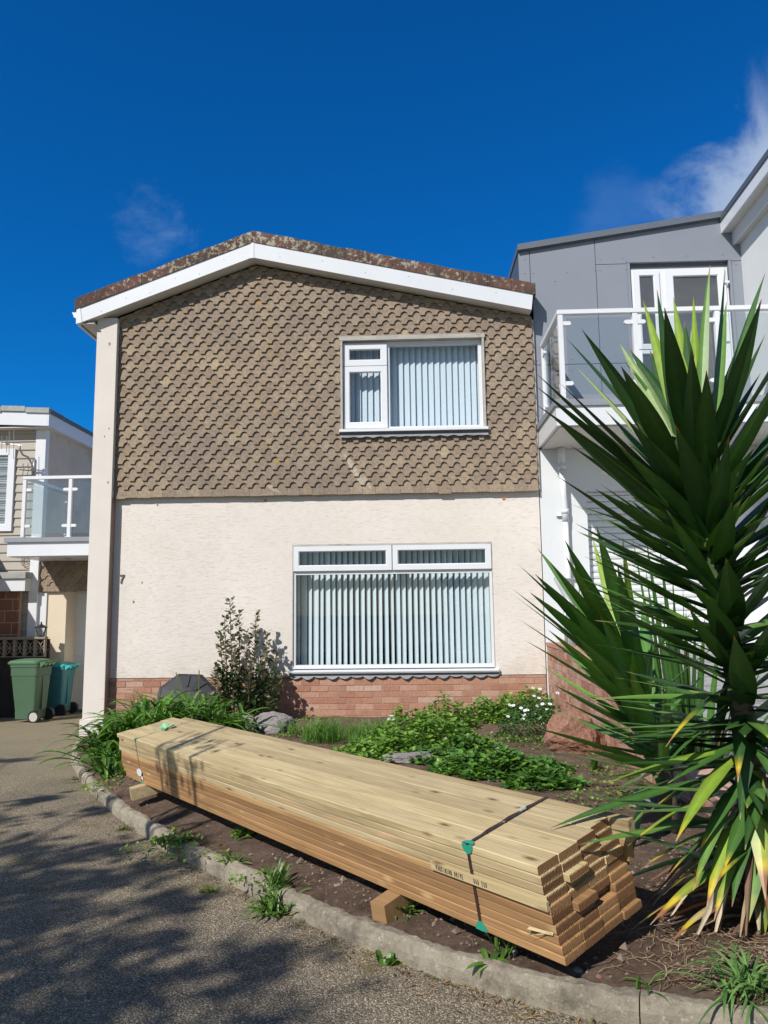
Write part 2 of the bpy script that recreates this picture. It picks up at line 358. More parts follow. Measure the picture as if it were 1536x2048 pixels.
def mat_soil():
    m, n, b = newmat('brown_soil'); v = texco(n)
    c = ramp(n, tnoise(n, v, 5, 8, .75), [(.3, (.115, .075, .054)), (.5, (.215, .146, .107)), (.72, (.33, .24, .185))])
    c = mixc(n, .7, c, ramp(n, tnoise(n, v, 70, 5, .8), [(.3, g(.3)), (.7, g(.68))]), 'OVERLAY')
    vo = N_(n, 'ShaderNodeTexVoronoi'); vo.inputs['Scale'].default_value = 60; n.links.new(v, vo.inputs['Vector'])
    sx = N_(n, 'ShaderNodeSeparateXYZ'); n.links.new(vo.outputs['Color'], sx.inputs[0])
    c = mixc(n, ramp(n, sx.outputs['X'], [(.955, g(0)), (.965, g(.7))]), c, (.30, .24, .19))
    n.links.new(c, b.inputs['Base Color']); b.inputs['Roughness'].default_value = 1; b.inputs['Specular IOR Level'].default_value = .1
    bump(n, b, tnoise(n, v, 42, 9, .85), 1.0, .035); return m
soil = mat_soil()
def mat_concrete(name, c1, c2, spk):
    m, n, b = newmat(name); v = texco(n)
    c = ramp(n, tnoise(n, v, 6, 8, .75), [(.3, c1), (.7, c2)])
    c = mixc(n, ramp(n, tnoise(n, v, 45, 5, .8), [(.56, g(0)), (.66, g(.8))]), c, spk)
    c = mixc(n, ramp(n, tnoise(n, v, 7, 7, .75), [(.48, g(0)), (.68, g(.8))]), c, tuple(x * .42 for x in c1))
    n.links.new(c, b.inputs['Base Color']); b.inputs['Roughness'].default_value = .95; b.inputs['Specular IOR Level'].default_value = .2
    bump(n, b, tnoise(n, v, 60, 7, .8), .9, .012); return m
kerbm = mat_concrete('kerb_concrete', (.27, .23, .17), (.42, .37, .29), (.60, .57, .51))
rock_g = mat_concrete('grey_rock', (.22, .20, .19), (.36, .33, .32), (.50, .49, .48))
rock_r = mat_concrete('red_rock', (.26, .13, .085), (.42, .23, .16), (.50, .36, .28))
pav_m = mat_concrete('pale_paving', (.30, .30, .295), (.40, .40, .395), (.5, .5, .49))
screen_m = basic('screen_block', (.30, .255, .20), .9, .15, 8, 40, .3)
def mat_wood(name, c1, c2, knot, endc=None):
    m, n, b = newmat(name); v = texco(n, (1.2, 16, 16), rnd=True)
    f = tnoise(n, v, 1.6, 5, .6, .9)
    wv = N_(n, 'ShaderNodeTexWave', wave_type='BANDS', bands_direction='Y'); wv.inputs['Scale'].default_value = 1.6; wv.inputs['Distortion'].default_value = 6; wv.inputs['Detail'].default_value = 4; wv.inputs['Detail Scale'].default_value = .9; n.links.new(v, wv.inputs['Vector'])
    c = ramp(n, f, [(.28, c1), (.72, c2)])
    c = mixc(n, .28, c, ramp(n, wv.outputs['Fac'], [(0, tuple(x * .62 for x in c1)), (.35, c2), (1, c2)]))
    vk = N_(n, 'ShaderNodeTexVoronoi'); vk.inputs['Scale'].default_value = 1.0; vk.inputs['Randomness'].default_value = 1
    n.links.new(texco(n, (4.2, 13, 13), rnd=True), vk.inputs['Vector'])
    kk = ramp(n, vk.outputs['Distance'], [(.06, g(1)), (.11, g(.55)), (.20, g(0))])
    c = mixc(n, kk, c, knot)
    oi = N_(n, 'ShaderNodeObjectInfo'); c = mixc(n, .6, c, ramp(n, oi.outputs['Random'], [(0, (.30, .27, .24)), (.35, g(.45)), (.7, (.52, .50, .46)), (1, (.66, .64, .62))]), 'OVERLAY')
    n.links.new(c, b.inputs['Base Color']); b.inputs['Roughness'].default_value = .72; b.inputs['Specular IOR Level'].default_value = .3
    bump(n, b, f, .25, .003); return m
wood_p = mat_wood('pale_treated_pine', (.33, .245, .115), (.62, .51, .31), (.20, .10, .045))
wood_b = mat_wood('brown_treated_pine', (.20, .11, .048), (.42, .245, .115), (.50, .34, .18))
wood_m = mat_wood('tan_treated_pine', (.34, .20, .09), (.48, .31, .155), (.26, .14, .07))
def mat_end():
    m, n, b = newmat('sawn_board_end'); v = texco(n, rnd=True)
    oi = N_(n, 'ShaderNodeObjectInfo')
    c = ramp(n, oi.outputs['Random'], [(0, (.15, .065, .025)), (.55, (.25, .12, .048)), (1, (.38, .21, .09))])
    c = mixc(n, .7, c, ramp(n, tnoise(n, v, 120, 5, .7), [(.3, g(.34)), (.7, g(.66))]), 'OVERLAY')
    n.links.new(c, b.inputs['Base Color']); b.inputs['Roughness'].default_value = .9; bump(n, b, tnoise(n, v, 200, 3), .5, .004); return m
endm = mat_end()
def mat_leaf(name, gloss=.35, trans=.35, var=.25, streak=False):
    m, n, b = newmat(name); a = N_(n, 'ShaderNodeAttribute'); a.attribute_name = 'Col'
    gm = N_(n, 'ShaderNodeNewGeometry'); c = mixc(n, var * 2, a.outputs['Color'], ramp(n, gm.outputs['Random Per Island'], [(0, g(.36)), (1, g(.64))]), 'OVERLAY')
    c = mixc(n, .5, c, ramp(n, tnoise(n, texco(n), 30, 3), [(.3, g(.4)), (.7, g(.6))]), 'OVERLAY')
    n.links.new(c, b.inputs['Base Color']); b.inputs['Roughness'].default_value = gloss; b.inputs['Specular IOR Level'].default_value = .5
    t = N_(n, 'ShaderNodeBsdfTranslucent'); n.links.new(mixc(n, 1.0, c, (1.0, 1.0, .45), 'MULTIPLY'), t.inputs[0]); mx = N_(n, 'ShaderNodeMixShader'); mx.inputs[0].default_value = trans
    n.links.new(b.outputs[0], mx.inputs[1]); n.links.new(t.outputs[0], mx.inputs[2]); n.links.new(mx.outputs[0], n.nodes['Material Output'].inputs[0]); return m
leafm = mat_leaf('leaf_green', .4, .35)
yleaf = mat_leaf('yucca_leaf', .42, .22, .15)
dryleaf = mat_leaf('dry_leaf', .8, .15)
barkm = basic('bark_brown', (.12, .09, .06), .95, .3, 12, 30, .8, bd=.01)
stemgreen = basic('green_stem', (.07, .11, .035), .6, .2, 8)
# ---------------------------------------------------------------- ground objects
def build_ground():
    m = MB(); m.box((-250, -250, -1.6), (250, 250, -1.5)); struct(m.build('ground', basic('rough_grass', (.06, .08, .03), 1, .3, 2)))
    m = MB(); xs = [-14, -6, -2, 0, 2, 6, 12]; ys = [-14, -8, -2, 1, 3, 5, 7, 9, 11, 13, 15, 22]
    ids = {}
    for i, x in enumerate(xs):
        for j, y in enumerate(ys): ids[i, j] = m.vert((x, y, drive_z(y)))
    for i in range(len(xs) - 1):
        for j in range(len(ys) - 1): m.face((ids[i, j], ids[i + 1, j], ids[i + 1, j + 1], ids[i, j + 1]))
    struct(m.build('driveway', asphalt))
    m = MB(); nx, ny = 185, 205; x0, x1, y0, y1 = -4.6, 3.4, 1.5, 9.56
    idx = {}
    for i in range(nx + 1):
        for j in range(ny + 1):
            x = x0 + (x1 - x0) * i / nx; y = y0 + (y1 - y0) * j / ny; d = kdist(x, y)
            if d < 0.05: z = drive_z(y) - .08
            else: z = bed_z(x, y)
            idx[i, j] = m.vert((x, y, z))
    for i in range(nx):
        for j in range(ny):
            zz = [m.v[idx[a, b]] for a, b in ((i, j), (i + 1, j), (i + 1, j + 1), (i, j + 1))]
            if all(q[2] < drive_z(q[1]) - .05 for q in zz): continue
            if all(q[0] < -3.95 for q in zz) : continue
            m.face((idx[i, j], idx[i + 1, j], idx[i + 1, j + 1], idx[i, j + 1]))
    struct(m.build('soil_bed', soil, smooth=True))
    # kerb: rounded edging stones with joints
    m = MB(); L = [0]
    for a, b in zip(KP, KP[1:]): L.append(L[-1] + (b - a).length)
    def at(t):
        for i in range(len(KP) - 1):
            if t <= L[i + 1] or i == len(KP) - 2:
                k = (t - L[i]) / (L[i + 1] - L[i]); p = KP[i].lerp(KP[i + 1], k); d = (KP[min(i + 1, len(KP) - 1)] - KP[i]).normalized()
                d0 = (KP[i] - KP[max(i - 1, 0)]); d2 = (KP[min(i + 2, len(KP) - 1)] - KP[i + 1])
                if d0.length and k < .5: d = (d * (k + .5) + d0.normalized() * (.5 - k)).normalized()
                elif d2.length and k > .5: d = (d * (1.5 - k) + d2.normalized() * (k - .5)).normalized()
                return p, d
    prof = [(.006, -.1), (.006, .045), (.012, .066), (.026, .080), (.046, .083), (.064, .076), (.075, .05), (.078, -.1)]
    t = 0.0; random.seed(4)
    while t < L[-1] - .05:
        e = min(t + .90, L[-1]); k = 40; rings = []
        jx = random.uniform(-.004, .004); jz = random.uniform(-.004, .006)
        for q in range(k + 1):
            tt = t + .002 + (e - t - .004) * q / k; p, d = at(tt); nrm = Vector((-d.y, d.x, 0))
            ring = []
            for (a, b) in prof:
                nn = noise.noise(Vector((tt * 11, a * 60, b * 60))) * .008 + noise.noise(Vector((tt * 38, a * 90, b * 90))) * .006
                ring.append(m.vert(p + nrm * (a * 1.12 + jx + nn) + Vector((0, 0, drive_z(p.y) + b + jz + (nn if b > 0 else 0)))))
            rings.append(ring)
        for A, B in zip(rings, rings[1:]):
            for q in range(len(prof) - 1): m.face((A[q], A[q + 1], B[q + 1], B[q]))
        m.face(rings[0]); m.face(rings[-1][::-1]); t = e
    struct(m.build('kerb', kerbm, smooth=False))
    # neighbour's drive on the right, higher up and ramping down to the road
    m = MB(); prof = [(9.55, .93), (7.6, .86), (5.8, .52), (4.4, .35), (2.5, .12), (-2, -.1)]
    for (ya, za), (yb, zb) in zip(prof, prof[1:]): m.poly([(2.1, ya, za), (2.1, yb, zb), (12, yb, zb), (12, ya, za)])
    struct(m.build('neighbour_drive', pav_m))
build_ground()
# ---------------------------------------------------------------- brickwork
def bricks(m, a0, a1, z0, z1, T, top=None, bl=.215, bh=.065, j=.01, th=.05, seed=1, c0=0):
    rnd = random.Random(seed); row = 0; z = z0
    while z < z1 - .01:
        zt = min(z + bh, z1); a = a0 - ((row + c0) % 2) * (bl + j) / 2
        while a < a1:
            p, q = max(a, a0), min(a + bl, a1); e = rnd.uniform(-.002, .002); mid = (p + q) / 2
            zz = zt if top is None else min(zt, top(mid))
            if q - p > .02 and zz - z > .012: m.box((p, -th, z), (q, .0 + e, zz), 0, T)
            a += bl + j
        z += bh + j; row += 1
# ---------------------------------------------------------------- windows
def frame_rect(m, s0, s1, z0, z1, wd, n0, n1, bev=.012):
    # four rails with a bevelled inner edge
    o = [(s0, z0), (s1, z0), (s1, z1), (s0, z1)]; i = [(s0 + wd, z0 + wd), (s1 - wd, z0 + wd), (s1 - wd, z1 - wd), (s0 + wd, z1 - wd)]
    k = [(s0 + wd - bev, z0 + wd - bev), (s1 - wd + bev, z0 + wd - bev), (s1 - wd + bev, z1 - wd + bev), (s0 + wd - bev, z1 - wd + bev)]
    for a in range(4):
        b = (a + 1) % 4
        P = lambda q, n: fac(q[0], q[1], n)
        m.poly([P(o[a], n1), P(o[b], n1), P(k[b], n1), P(k[a], n1)])
        m.poly([P(k[a], n1), P(k[b], n1), P(i[b], n1 - bev), P(i[a], n1 - bev)])
        m.poly([P(i[a], n1 - bev), P(i[b], n1 - bev), P(i[b], n0), P(i[a], n0)])
        m.poly([P(o[a], n0), P(o[b], n0), P(o[b], n1), P(o[a], n1)][::-1])
        m.poly([P(o[a], n0), P(i[a], n0), P(i[b], n0), P(o[b], n0)])
def vanes(root_win, s0, s1, z0, z1, n, pitch, wid, rot, mt, seed, rots=None):
    m = MB(); rnd = random.Random(seed); s = s0; k = 0
    while s < s1:
        a = R(rot + rnd.uniform(-2.5, 2.5) + (rots(k, s) if rots else 0)); hw = wid / 2; dx, dn = math.cos(a) * hw, math.sin(a) * hw
        zb = z0 + rnd.uniform(0, .004); cv = .006; sk = rnd.uniform(-.004, .004)
        lo = [m.vert(fac(s - dx + sk, zb, n - dn)), m.vert(fac(s + sk, zb, n + cv)), m.vert(fac(s + dx + sk, zb, n + dn))]
        hi = [m.vert(fac(s - dx, z1, n - dn)), m.vert(fac(s, z1, n + cv)), m.vert(fac(s + dx, z1, n + dn))]
        m.face((lo[0], lo[1], hi[1], hi[0])); m.face((lo[1], lo[2], hi[2], hi[1]))
        s += pitch; k += 1
    fbox(m, s0 - .05, s1 + .02, n - .02, n + .02, z1 + .003, z1 + .04)
    return m.build('vertical_blind', mt, root_win, mw=None)
def pane_obj(s0, s1, z0, z1, n, parent, name='pane', mt=None):
    m = MB(); m.poly([fac(s0, z0, n), fac(s1, z0, n), fac(s1, z1, n), fac(s0, z1, n)]); return m.build(name, mt or glass, parent)
# ---------------------------------------------------------------- the main house
HS0, HS1 = -3.535, 2.0         # wall extent
house = thing('house', 'middle house with brown scalloped hung tiles above cream render and a white bargeboard', 'house', fac(-0.8, 0.09, 0))
UW = (-.55, 1.345, 3.725, 5.0)      # upper opening s0 s1 z0 z1
LW = (-1.19, 1.378, .64, 2.262)     # lower opening
def wall_with_hole(m, s0, s1, z0, z1, hole, n0, n1):
    a, b, c, d = hole
    fbox(m, s0, a, n0, n1, z0, z1); fbox(m, b, s1, n0, n1, z0, z1); fbox(m, a, b, n0, n1, z0, c); fbox(m, a, b, n0, n1, d, z1)
def build_house():
    m = MB(); wall_with_hole(m, HS0, HS1, .592, 2.93, LW, -.22, 0); m.build('wall', combed, house)
    m = MB()  # brick plinth
    bricks(m, HS0, HS1, -.12, .58, lambda a, n, z: fac(a, z, n - .004), seed=3)
    o = m.build('brick_plinth', brickm, house)
    m = MB(); fbox(m, HS0, HS1, -.22, -.010, -.3, .585); mo = m.build('mortar_bed', mortar, o); mo.location = (0, 0, 0)
    # upper backing wall
    apex = (-1.697, 6.05); bl = (-3.80, 5.28); br = (1.99, 5.23)
    m = MB(); a, b, c, d = UW
    def rooflow(s): return apex[1] + (s - apex[0]) * (.374 if s < apex[0] else -.223)
    fbox(m, HS0, a, -.2, .03, 2.935, 5.2); fbox(m, b, HS1 - .02, -.2, .03, 2.935, 5.2); fbox(m, a, b, -.2, .03, 2.935, c); fbox(m, a, b, -.2, .03, d, 5.2)
    m.prism([(HS0, 5.2), (HS1 - .02, 5.2), (apex[0], 6.05)], lambda s, z: fac(s, z, -.2), lambda s, z: fac(s, z, .03))
    m.build('gable_wall', sootgrey, house)
    # hung tiles
    m = MB(); PW, CO = .1632, .1136; s_l, s_r = -3.535, 1.985; zb = 2.90
    aw, ah = .051, .062
    def clip(poly, f):
        o = []
        for i, p in enumerate(poly):
            q = poly[(i + 1) % len(poly)]; a_, b_ = f(p), f(q)
            if a_ >= 0: o.append(p)
            if (a_ >= 0) != (b_ >= 0):
                t = a_ / (a_ - b_); o.append((p[0] + (q[0] - p[0]) * t, p[1] + (q[1] - p[1]) * t))
        return o
    rnd = random.Random(9)
    def emit(poly, z_lo, ztop, tj):
        if len(poly) < 3: return
        ar = sum(poly[i][0] * poly[(i + 1) % len(poly)][1] - poly[(i + 1) % len(poly)][0] * poly[i][1] for i in range(len(poly)))
        if abs(ar) < .0006: return
        def nn(p): return .038 + .037 * (ztop - p[1]) / (ztop - z_lo) + tj * (p[0] - sc)
        fr = [m.vert(fac(p[0], p[1], nn(p))) for p in poly]; bk = [m.vert(fac(p[0], p[1], nn(p) - .028)) for p in poly]
        m.face(fr)
        for i in range(len(poly)): m.face((bk[i], bk[(i + 1) % len(poly)], fr[(i + 1) % len(poly)], fr[i]))
    u0, u1, v0, v1 = UW[0] + .012, UW[1] - .012, UW[2] - .075, UW[3] + .0
    for row in range(0, 30):
        z0 = zb + row * CO; off = (row % 2) * PW / 2; s = s_l - PW + off
        while s < s_r + PW:
            c0 = s; sc = s + PW / 2; jz = rnd.uniform(-.004, .004) - (.014 if rnd.random() < .025 else 0); zz = z0 + jz; gap = .0012
            ztop = zz + CO * 1.62
            if row == 0: bot = [(c0 + gap, zz), (c0 + PW - gap, zz)]
            else:
                bot = []
                for k in range(7):   # left quarter arch
                    t = k / 6 * math.pi / 2; bot.append((c0 + gap + (aw - gap) * math.sin(t) if k else c0 + gap, zz + ah * math.cos(t) if k < 6 else zz))
                for k in range(7):
                    t = k / 6 * math.pi / 2; bot.append((c0 + PW - (gap + (aw - gap) * math.cos(t)), zz + ah * math.sin(t)))
            poly = bot + [(c0 + PW - gap, ztop), (c0 + gap, ztop)]
            tj = rnd.uniform(-.012, .012)
            poly = clip(poly, lambda p: p[0] - s_l); poly = clip(poly, lambda p: s_r + (rnd.random() * 0) - p[0]) if poly else poly
            poly = clip(poly, lambda p: apex[1] + .374 * (p[0] - apex[0]) - p[1]) if poly else poly
            poly = clip(poly, lambda p: apex[1] - .223 * (p[0] - apex[0]) - p[1]) if poly else poly
            if poly:
                xs = [p[0] for p in poly]; zs = [p[1] for p in poly]
                if max(xs) > u0 and min(xs) < u1 and max(zs) > v0 and min(zs) < v1:
                    if min(xs) < u0: emit(clip(poly, lambda p: u0 - p[0]), zz, ztop, tj)
                    if max(xs) > u1: emit(clip(poly, lambda p: p[0] - u1), zz, ztop, tj)
                    mid = clip(clip(poly, lambda p: p[0] - u0), lambda p: u1 - p[0])
                    if mid:
                        lo = clip(mid, lambda p: v0 - p[1]); hi = clip(mid, lambda p: p[1] - v1)
                        if lo: emit(lo, zz, ztop, tj)
                        if hi and zz > v1 - .12: emit(hi, zz, ztop, tj)
                else: emit(poly, zz, ztop, tj)
            s += PW
    m.build('tile_cladding', tilem, house)
    # pier on the left corner
    m = MB(); pl, pr = -3.80, -3.53
    fbox(m, pl, pr, -9, .135, .10, 5.33); fbox(m, pl - .028, pr + .006, -9, .15, -.6, .10)
    m.build('corner_pier', pier_m, house)
    m = MB(); fbox(m, pr + .001, pr + .006, .0, .134, .11, 2.9); m.build('pier_side_strip', brown_strip, house)  # strip carries the painted shade of the pier's side away from the sun
    # bargeboards
    def barge(p_top, p_bot, q_top, q_bot):
        m = MB(); lp = [p_bot, q_bot, q_top, p_top]
        m.prism(lp, lambda s, z: fac(s, z, .225), lambda s, z: fac(s, z, .25)); return m.build('bargeboard', fascia_w, house)
    at_, ab_ = (-1.697, 6.289), (-1.696, 6.075)
    barge((-3.99, 5.435), (-3.955, 5.24), (at_[0] - .022, at_[1] - .008), (ab_[0] - .022, ab_[1] - .008))
    barge((at_[0] + .022, at_[1] - .006), (ab_[0] + .022, ab_[1] - .006), (1.981, 5.462), (1.955, 5.250))
    m = MB(); m.prism([(at_[0] - .02, ab_[1] - .012), (at_[0] + .02, ab_[1] - .012), (at_[0] + .02, at_[1] + .004), (at_[0] - .02, at_[1] + .004)], lambda s, z: fac(s, z, .222), lambda s, z: fac(s, z, .256)); m.build('joint_cover', upvc, house)
    m = MB(); m.prism([(-4.035, 5.215), (-3.955, 5.235), (-3.988, 5.44), (-4.035, 5.42)], lambda s, z: fac(s, z, .19), lambda s, z: fac(s, z, .257)); m.build('joint_cover', upvc, house)
    # soffits under the verge and under the left eaves
    m = MB()
    m.poly([fac(-4.0, 5.232, .224), fac(ab_[0], ab_[1] + .004, .224), fac(ab_[0], ab_[1] + .004, .03), fac(-4.0, 5.232, .03)])
    m.poly([fac(ab_[0], ab_[1] + .004, .224), fac(1.96, 5.254, .224), fac(1.96, 5.254, .03), fac(ab_[0], ab_[1] + .004, .03)])
    m.build('verge_soffit', soffit_m, house)
    m = MB(); fbox(m, -4.0, -3.80, -8.5, .224, 5.225, 5.234); m.build('eaves_soffit', soffit_m, house)
    m = MB(); fbox(m, -4.035, -4.0, -8.5, .19, 5.205, 5.42); m.build('eaves_fascia', upvc, house)
    m = MB(); fbox(m, -4.001, -3.985, -8.5, .18, 5.218, 5.224); m.build('soffit_shadow_gap', dkgrey, house)
    # gutter
    m = MB(); gp = [(-4.04, 5.425), (-4.04, 5.35), (-4.105, 5.348), (-4.135, 5.365), (-4.142, 5.395), (-4.16, 5.43)]
    m.prism(gp, lambda s, z: fac(s, z, -8.5), lambda s, z: fac(s, z, .12)); m.build('gutter', upvc, house)
    # roof slabs and verge tiles
    m = MB(); ra = (-1.697, 6.44); rl = (-4.06, 5.56); rr = (2.02, 5.60)
    for A, B in ((rl, ra), (ra, rr)):
        L = math.hypot(B[0] - A[0], B[1] - A[1]); k = int(L / .30); rnd = random.Random(5)
        for i in range(k):
            t0, t1 = i / k, (i + 1) / k - .0012; hj = rnd.uniform(-.004, .004)
            p0 = (A[0] + (B[0] - A[0]) * t0, A[1] + (B[1] - A[1]) * t0 + hj); p1 = (A[0] + (B[0] - A[0]) * t1, A[1] + (B[1] - A[1]) * t1 + hj)
            pts = [(p0[0], p0[1] - .155), (p1[0], p1[1] - .155), (p1[0], p1[1]), ((p0[0] + p1[0]) / 2, (p0[1] + p1[1]) / 2 + rnd.uniform(-.004, .008)), (p0[0], p0[1])]
            m.prism(pts, lambda s, z: fac(s, z, -.2), lambda s, z: fac(s, z, .262 + hj))
    m.build('verge_tiles', vergem, house)
    m = MB()
    m.hexa([fac(rl[0], rl[1] - .14, -8.5), fac(ra[0], ra[1] - .14, -8.5), fac(ra[0], ra[1] - .14, -.2), fac(rl[0], rl[1] - .14, -.2), fac(rl[0], rl[1], -8.5), fac(ra[0], ra[1], -8.5), fac(ra[0], ra[1], -.2), fac(rl[0], rl[1], -.2)])
    m.hexa([fac(ra[0], ra[1] - .14, -8.5), fac(rr[0], rr[1] - .14, -8.5), fac(rr[0], rr[1] - .14, -.2), fac(ra[0], ra[1] - .14, -.2), fac(ra[0], ra[1], -8.5), fac(rr[0], rr[1], -8.5), fac(rr[0], rr[1], -.2), fac(ra[0], ra[1], -.2)])
    m.build('roof', vergem, house)
    # screws on bargeboards
    m = MB(); rnd = random.Random(2)
    for i in range(6):
        for (A, B) in (((-3.8, 5.27 + .06), (-1.85, 5.98 + .09)), ((-1.5, 6.1), (1.9, 5.34))):
            t = (i + .3) / 6; s = A[0] + (B[0] - A[0]) * t; z = A[1] + (B[1] - A[1]) * t + (.07 if i % 2 else 0) + rnd.uniform(-.01, .01); fbox(m, s - .004, s + .004, .2502, .253, z - .004, z + .004)
    build_split(m, 'screw', dkgrey, house)
    # interior rooms
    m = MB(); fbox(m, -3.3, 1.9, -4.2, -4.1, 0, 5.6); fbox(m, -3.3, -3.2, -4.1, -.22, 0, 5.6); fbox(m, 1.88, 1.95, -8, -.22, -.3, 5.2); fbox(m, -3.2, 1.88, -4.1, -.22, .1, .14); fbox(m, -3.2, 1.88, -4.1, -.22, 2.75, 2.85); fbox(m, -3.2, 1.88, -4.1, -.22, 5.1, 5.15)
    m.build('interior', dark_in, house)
    # marks: number, small orange plugs, stain streaks, right edge render trim
    s7, z7 = F(244, 1158, 0); m = MB()
    def bar(p, q, wd):
        p = Vector((p[0], 0, p[1])); q = Vector((q[0], 0, q[1])); d = (q - p).normalized(); nn = Vector((-d.z, 0, d.x)) * wd / 2
        L = [p - nn, q - nn, q + nn, p + nn]; m.prism([(v.x, v.z) for v in L], lambda s, z: fac(s7 + s, z7 + z, .002), lambda s, z: fac(s7 + s, z7 + z, .014))
    bar((-.03, .048), (.034, .048), .016); bar((.028, .05), (-.002, -.012), .016); bar((-.002, -.008), (-.008, -.055), .017)
    m.build('house_number', basic('bronze_digit', (.13, .115, .10), .5, .1, 10), house)
    for (px, py) in ((531, 1001), (1007, 997)):
        s, z = F(px, py, 0); m = MB(); fbox(m, s - .016, s + .016, .001, .012, z - .013, z + .013); m.build('orange_plug', orangem, house)
    m = MB()
    for (px, py, r_) in ((315, 1010, .01), (284, 1165, .009), (267, 1204, .012), (219, 688, .014), (218, 857, .008), (209, 873, .008), (216, 965, .01)):
        n_ = .1352 if px < 232 else .0012; s, z = F(px, py, n_); lp = [(s + math.cos(k) * r_ * (1 + .4 * math.sin(k * 3)), z + math.sin(k) * r_ * 1.7) for k in [i * .7 for i in range(9)]]
        m.prism(lp, lambda a, b: fac(a, b, n_), lambda a, b: fac(a, b, n_ + .002))
    build_split(m, 'filler_patch', basic('old_filler', (.26, .20, .17), .9, .3, 30), house)
    # left tile edge trim and right-hand edge strip
    m = MB(); fbox(m, 1.986, 2.012, -.1, .035, 2.93, 5.2); m.build('edge_trim', sootgrey, house)
build_house()
def part_empty(name, parent):   # not used for meshes with thickness of their own
    return parent
def build_windows():
    # upper window
    a, b, c, d = UW
    m = MB()   # weathered timber surround lining the opening
    fbox(m, a - .0, a + .028, -.14, .088, c - .0, d); fbox(m, b - .028, b, -.14, .088, c, d); fbox(m, a - .012, b + .012, -.14, .092, d - .045, d + .012)
    sur = m.build('window_surround', sootgrey, house)
    m = MB(); A, B, Cc, D = a + .03, b - .03, c + .02, d - .047
    n0, n1 = -.06, .01
    mul = F(776, 760, n1)[0]
    fbox(m, A, A + .03, n0, n1, Cc, D); fbox(m, B - .045, B, n0, n1, Cc, D); fbox(m, A + .03, B - .045, n0, n1, D - .055, D); fbox(m, A + .03, B - .045, n0, n1, Cc, Cc + .05); fbox(m, mul - .028, mul + .022, n0, n1 - .001, Cc + .05, D - .055)
    zt = F(730, 733, n1)[1]; fbox(m, A + .03, mul - .028, n0, n1 - .001, zt - .02, zt + .02)
    win = m.build('window', upvc, house)
    for (z0, z1) in ((zt + .002, D - .03), (Cc + .03, zt - .006)):
        m = MB(); frame_rect(m, A + .008, mul - .012, z0, z1, .085, n1 + .001, n1 + .032); sa = m.build('sash', upvc, win); sa.location = (0, 0, 0)
        p = pane_obj(A + .085, mul - .09, z0 + .078, z1 - .078, n1 + .006, win); p.location = (0, 0, 0)
    p = pane_obj(mul + .018, B - .04, Cc + .045, D - .05, n0 + .04, win); p.location = (0, 0, 0)
    v = vanes(win, A + .02, B, Cc - .02, D + .0, -.17, .0815, .089, 27, blind_u, 4); v.location = (0, 0, 0)
    m = MB(); fbox(m, a - .015, b + .02, -.05, .125, c - .012, c + .022); si = m.build('sill', upvc, win); si.location = (0, 0, 0)
    m = MB(); fbox(m, a - .0, b + .01, -.05, .08, c - .065, c - .014); fb = m.build('sill_shadow_board', dkgrey, win); fb.location = (0, 0, 0)
    m = MB(); k = 40
    for i in range(k):
        s0 = a - .01 + (b - a + .03) * i / k; s1 = a - .01 + (b - a + .03) * (i + 1) / k; w0, w1 = [.006 * math.sin(q * 1.9) + .004 * math.sin(q * 4.7) for q in (i, i + 1)]
        m.poly([fac(s0, c - .085 + w0, .105), fac(s1, c - .085 + w1, .105), fac(s1, c - .055, .088), fac(s0, c - .055, .088)])
        m.poly([fac(s0, c - .085 + w0, .10), fac(s1, c - .085 + w1, .10), fac(s1, c - .085 + w1, .105), fac(s0, c - .085 + w0, .105)])
    fl = m.build('flashing', leadm, win); fl.location = (0, 0, 0)
    # lower window
    a, b, c, d = LW; n0, n1 = -.09, -.02
    m = MB(); A, B, Cc, D = a + .012, b - .012, c + .045, d - .02
    fbox(m, a, A, -.15, -.001, c, d); fbox(m, B, b, -.15, -.001, c, d); fbox(m, A, B, -.15, -.001, D, d); m.build('window_surround', sootgrey, house)
    zt = F(780, 1142, n1)[1]; mul = F(784, 1110, n1)[0]
    m = MB(); fbox(m, A, A + .03, n0, n1, Cc, D); fbox(m, B - .03, B, n0, n1, Cc, D); fbox(m, A + .03, B - .03, n0, n1, D - .025, D); fbox(m, A + .03, B - .03, n0, n1, zt - .035, zt + .03); fbox(m, mul - .012, mul + .012, n0, n1, zt + .03, D - .025); fbox(m, A + .03, B - .03, n0, n1, Cc, Cc + .045)
    fbox(m, A - .0, B + .0, n1, n1 + .02, Cc, Cc + .025)
    win = m.build('window', upvc, house)
    for (s0, s1) in ((A + .004, mul - .005), (mul + .007, B - .004)):
        m = MB(); frame_rect(m, s0, s1, zt + .012, D - .004, .075, n1 + .001, n1 + .034); sa = m.build('sash', upvc, win); sa.location = (0, 0, 0)
        p = pane_obj(s0 + .068, s1 - .068, zt + .08, D - .072, n1 + .006, win); p.location = (0, 0, 0)
    p = pane_obj(A + .028, B - .028, Cc + .042, zt - .033, n0 + .035, win); p.location = (0, 0, 0)
    v = vanes(win, A + .035, B + .02, Cc + .03, D + .02, -.22, .0765, .089, 51, blind_l, 7, lambda k, s: (-22 if k < 4 and k % 2 else 0) + (-14 if k in (5,) else 0) + (8 if k in (16,) else 0) - max(0, (s - .75)) * 18); v.location = (0, 0, 0)
    m = MB(); fbox(m, a - .03, b + .04, -.09, .05, c - .01, c + .032); fbox(m, a - .02, b + .03, -.08, .06, c + .004, c + .02); si = m.build('sill', upvc, win); si.location = (0, 0, 0)
    m = MB(); k = 36; s0 = a - .03; wd = (b - a + .07) / 17
    fbox(m, a - .03, b + .04, -.02, .008, c - .06, c - .01)
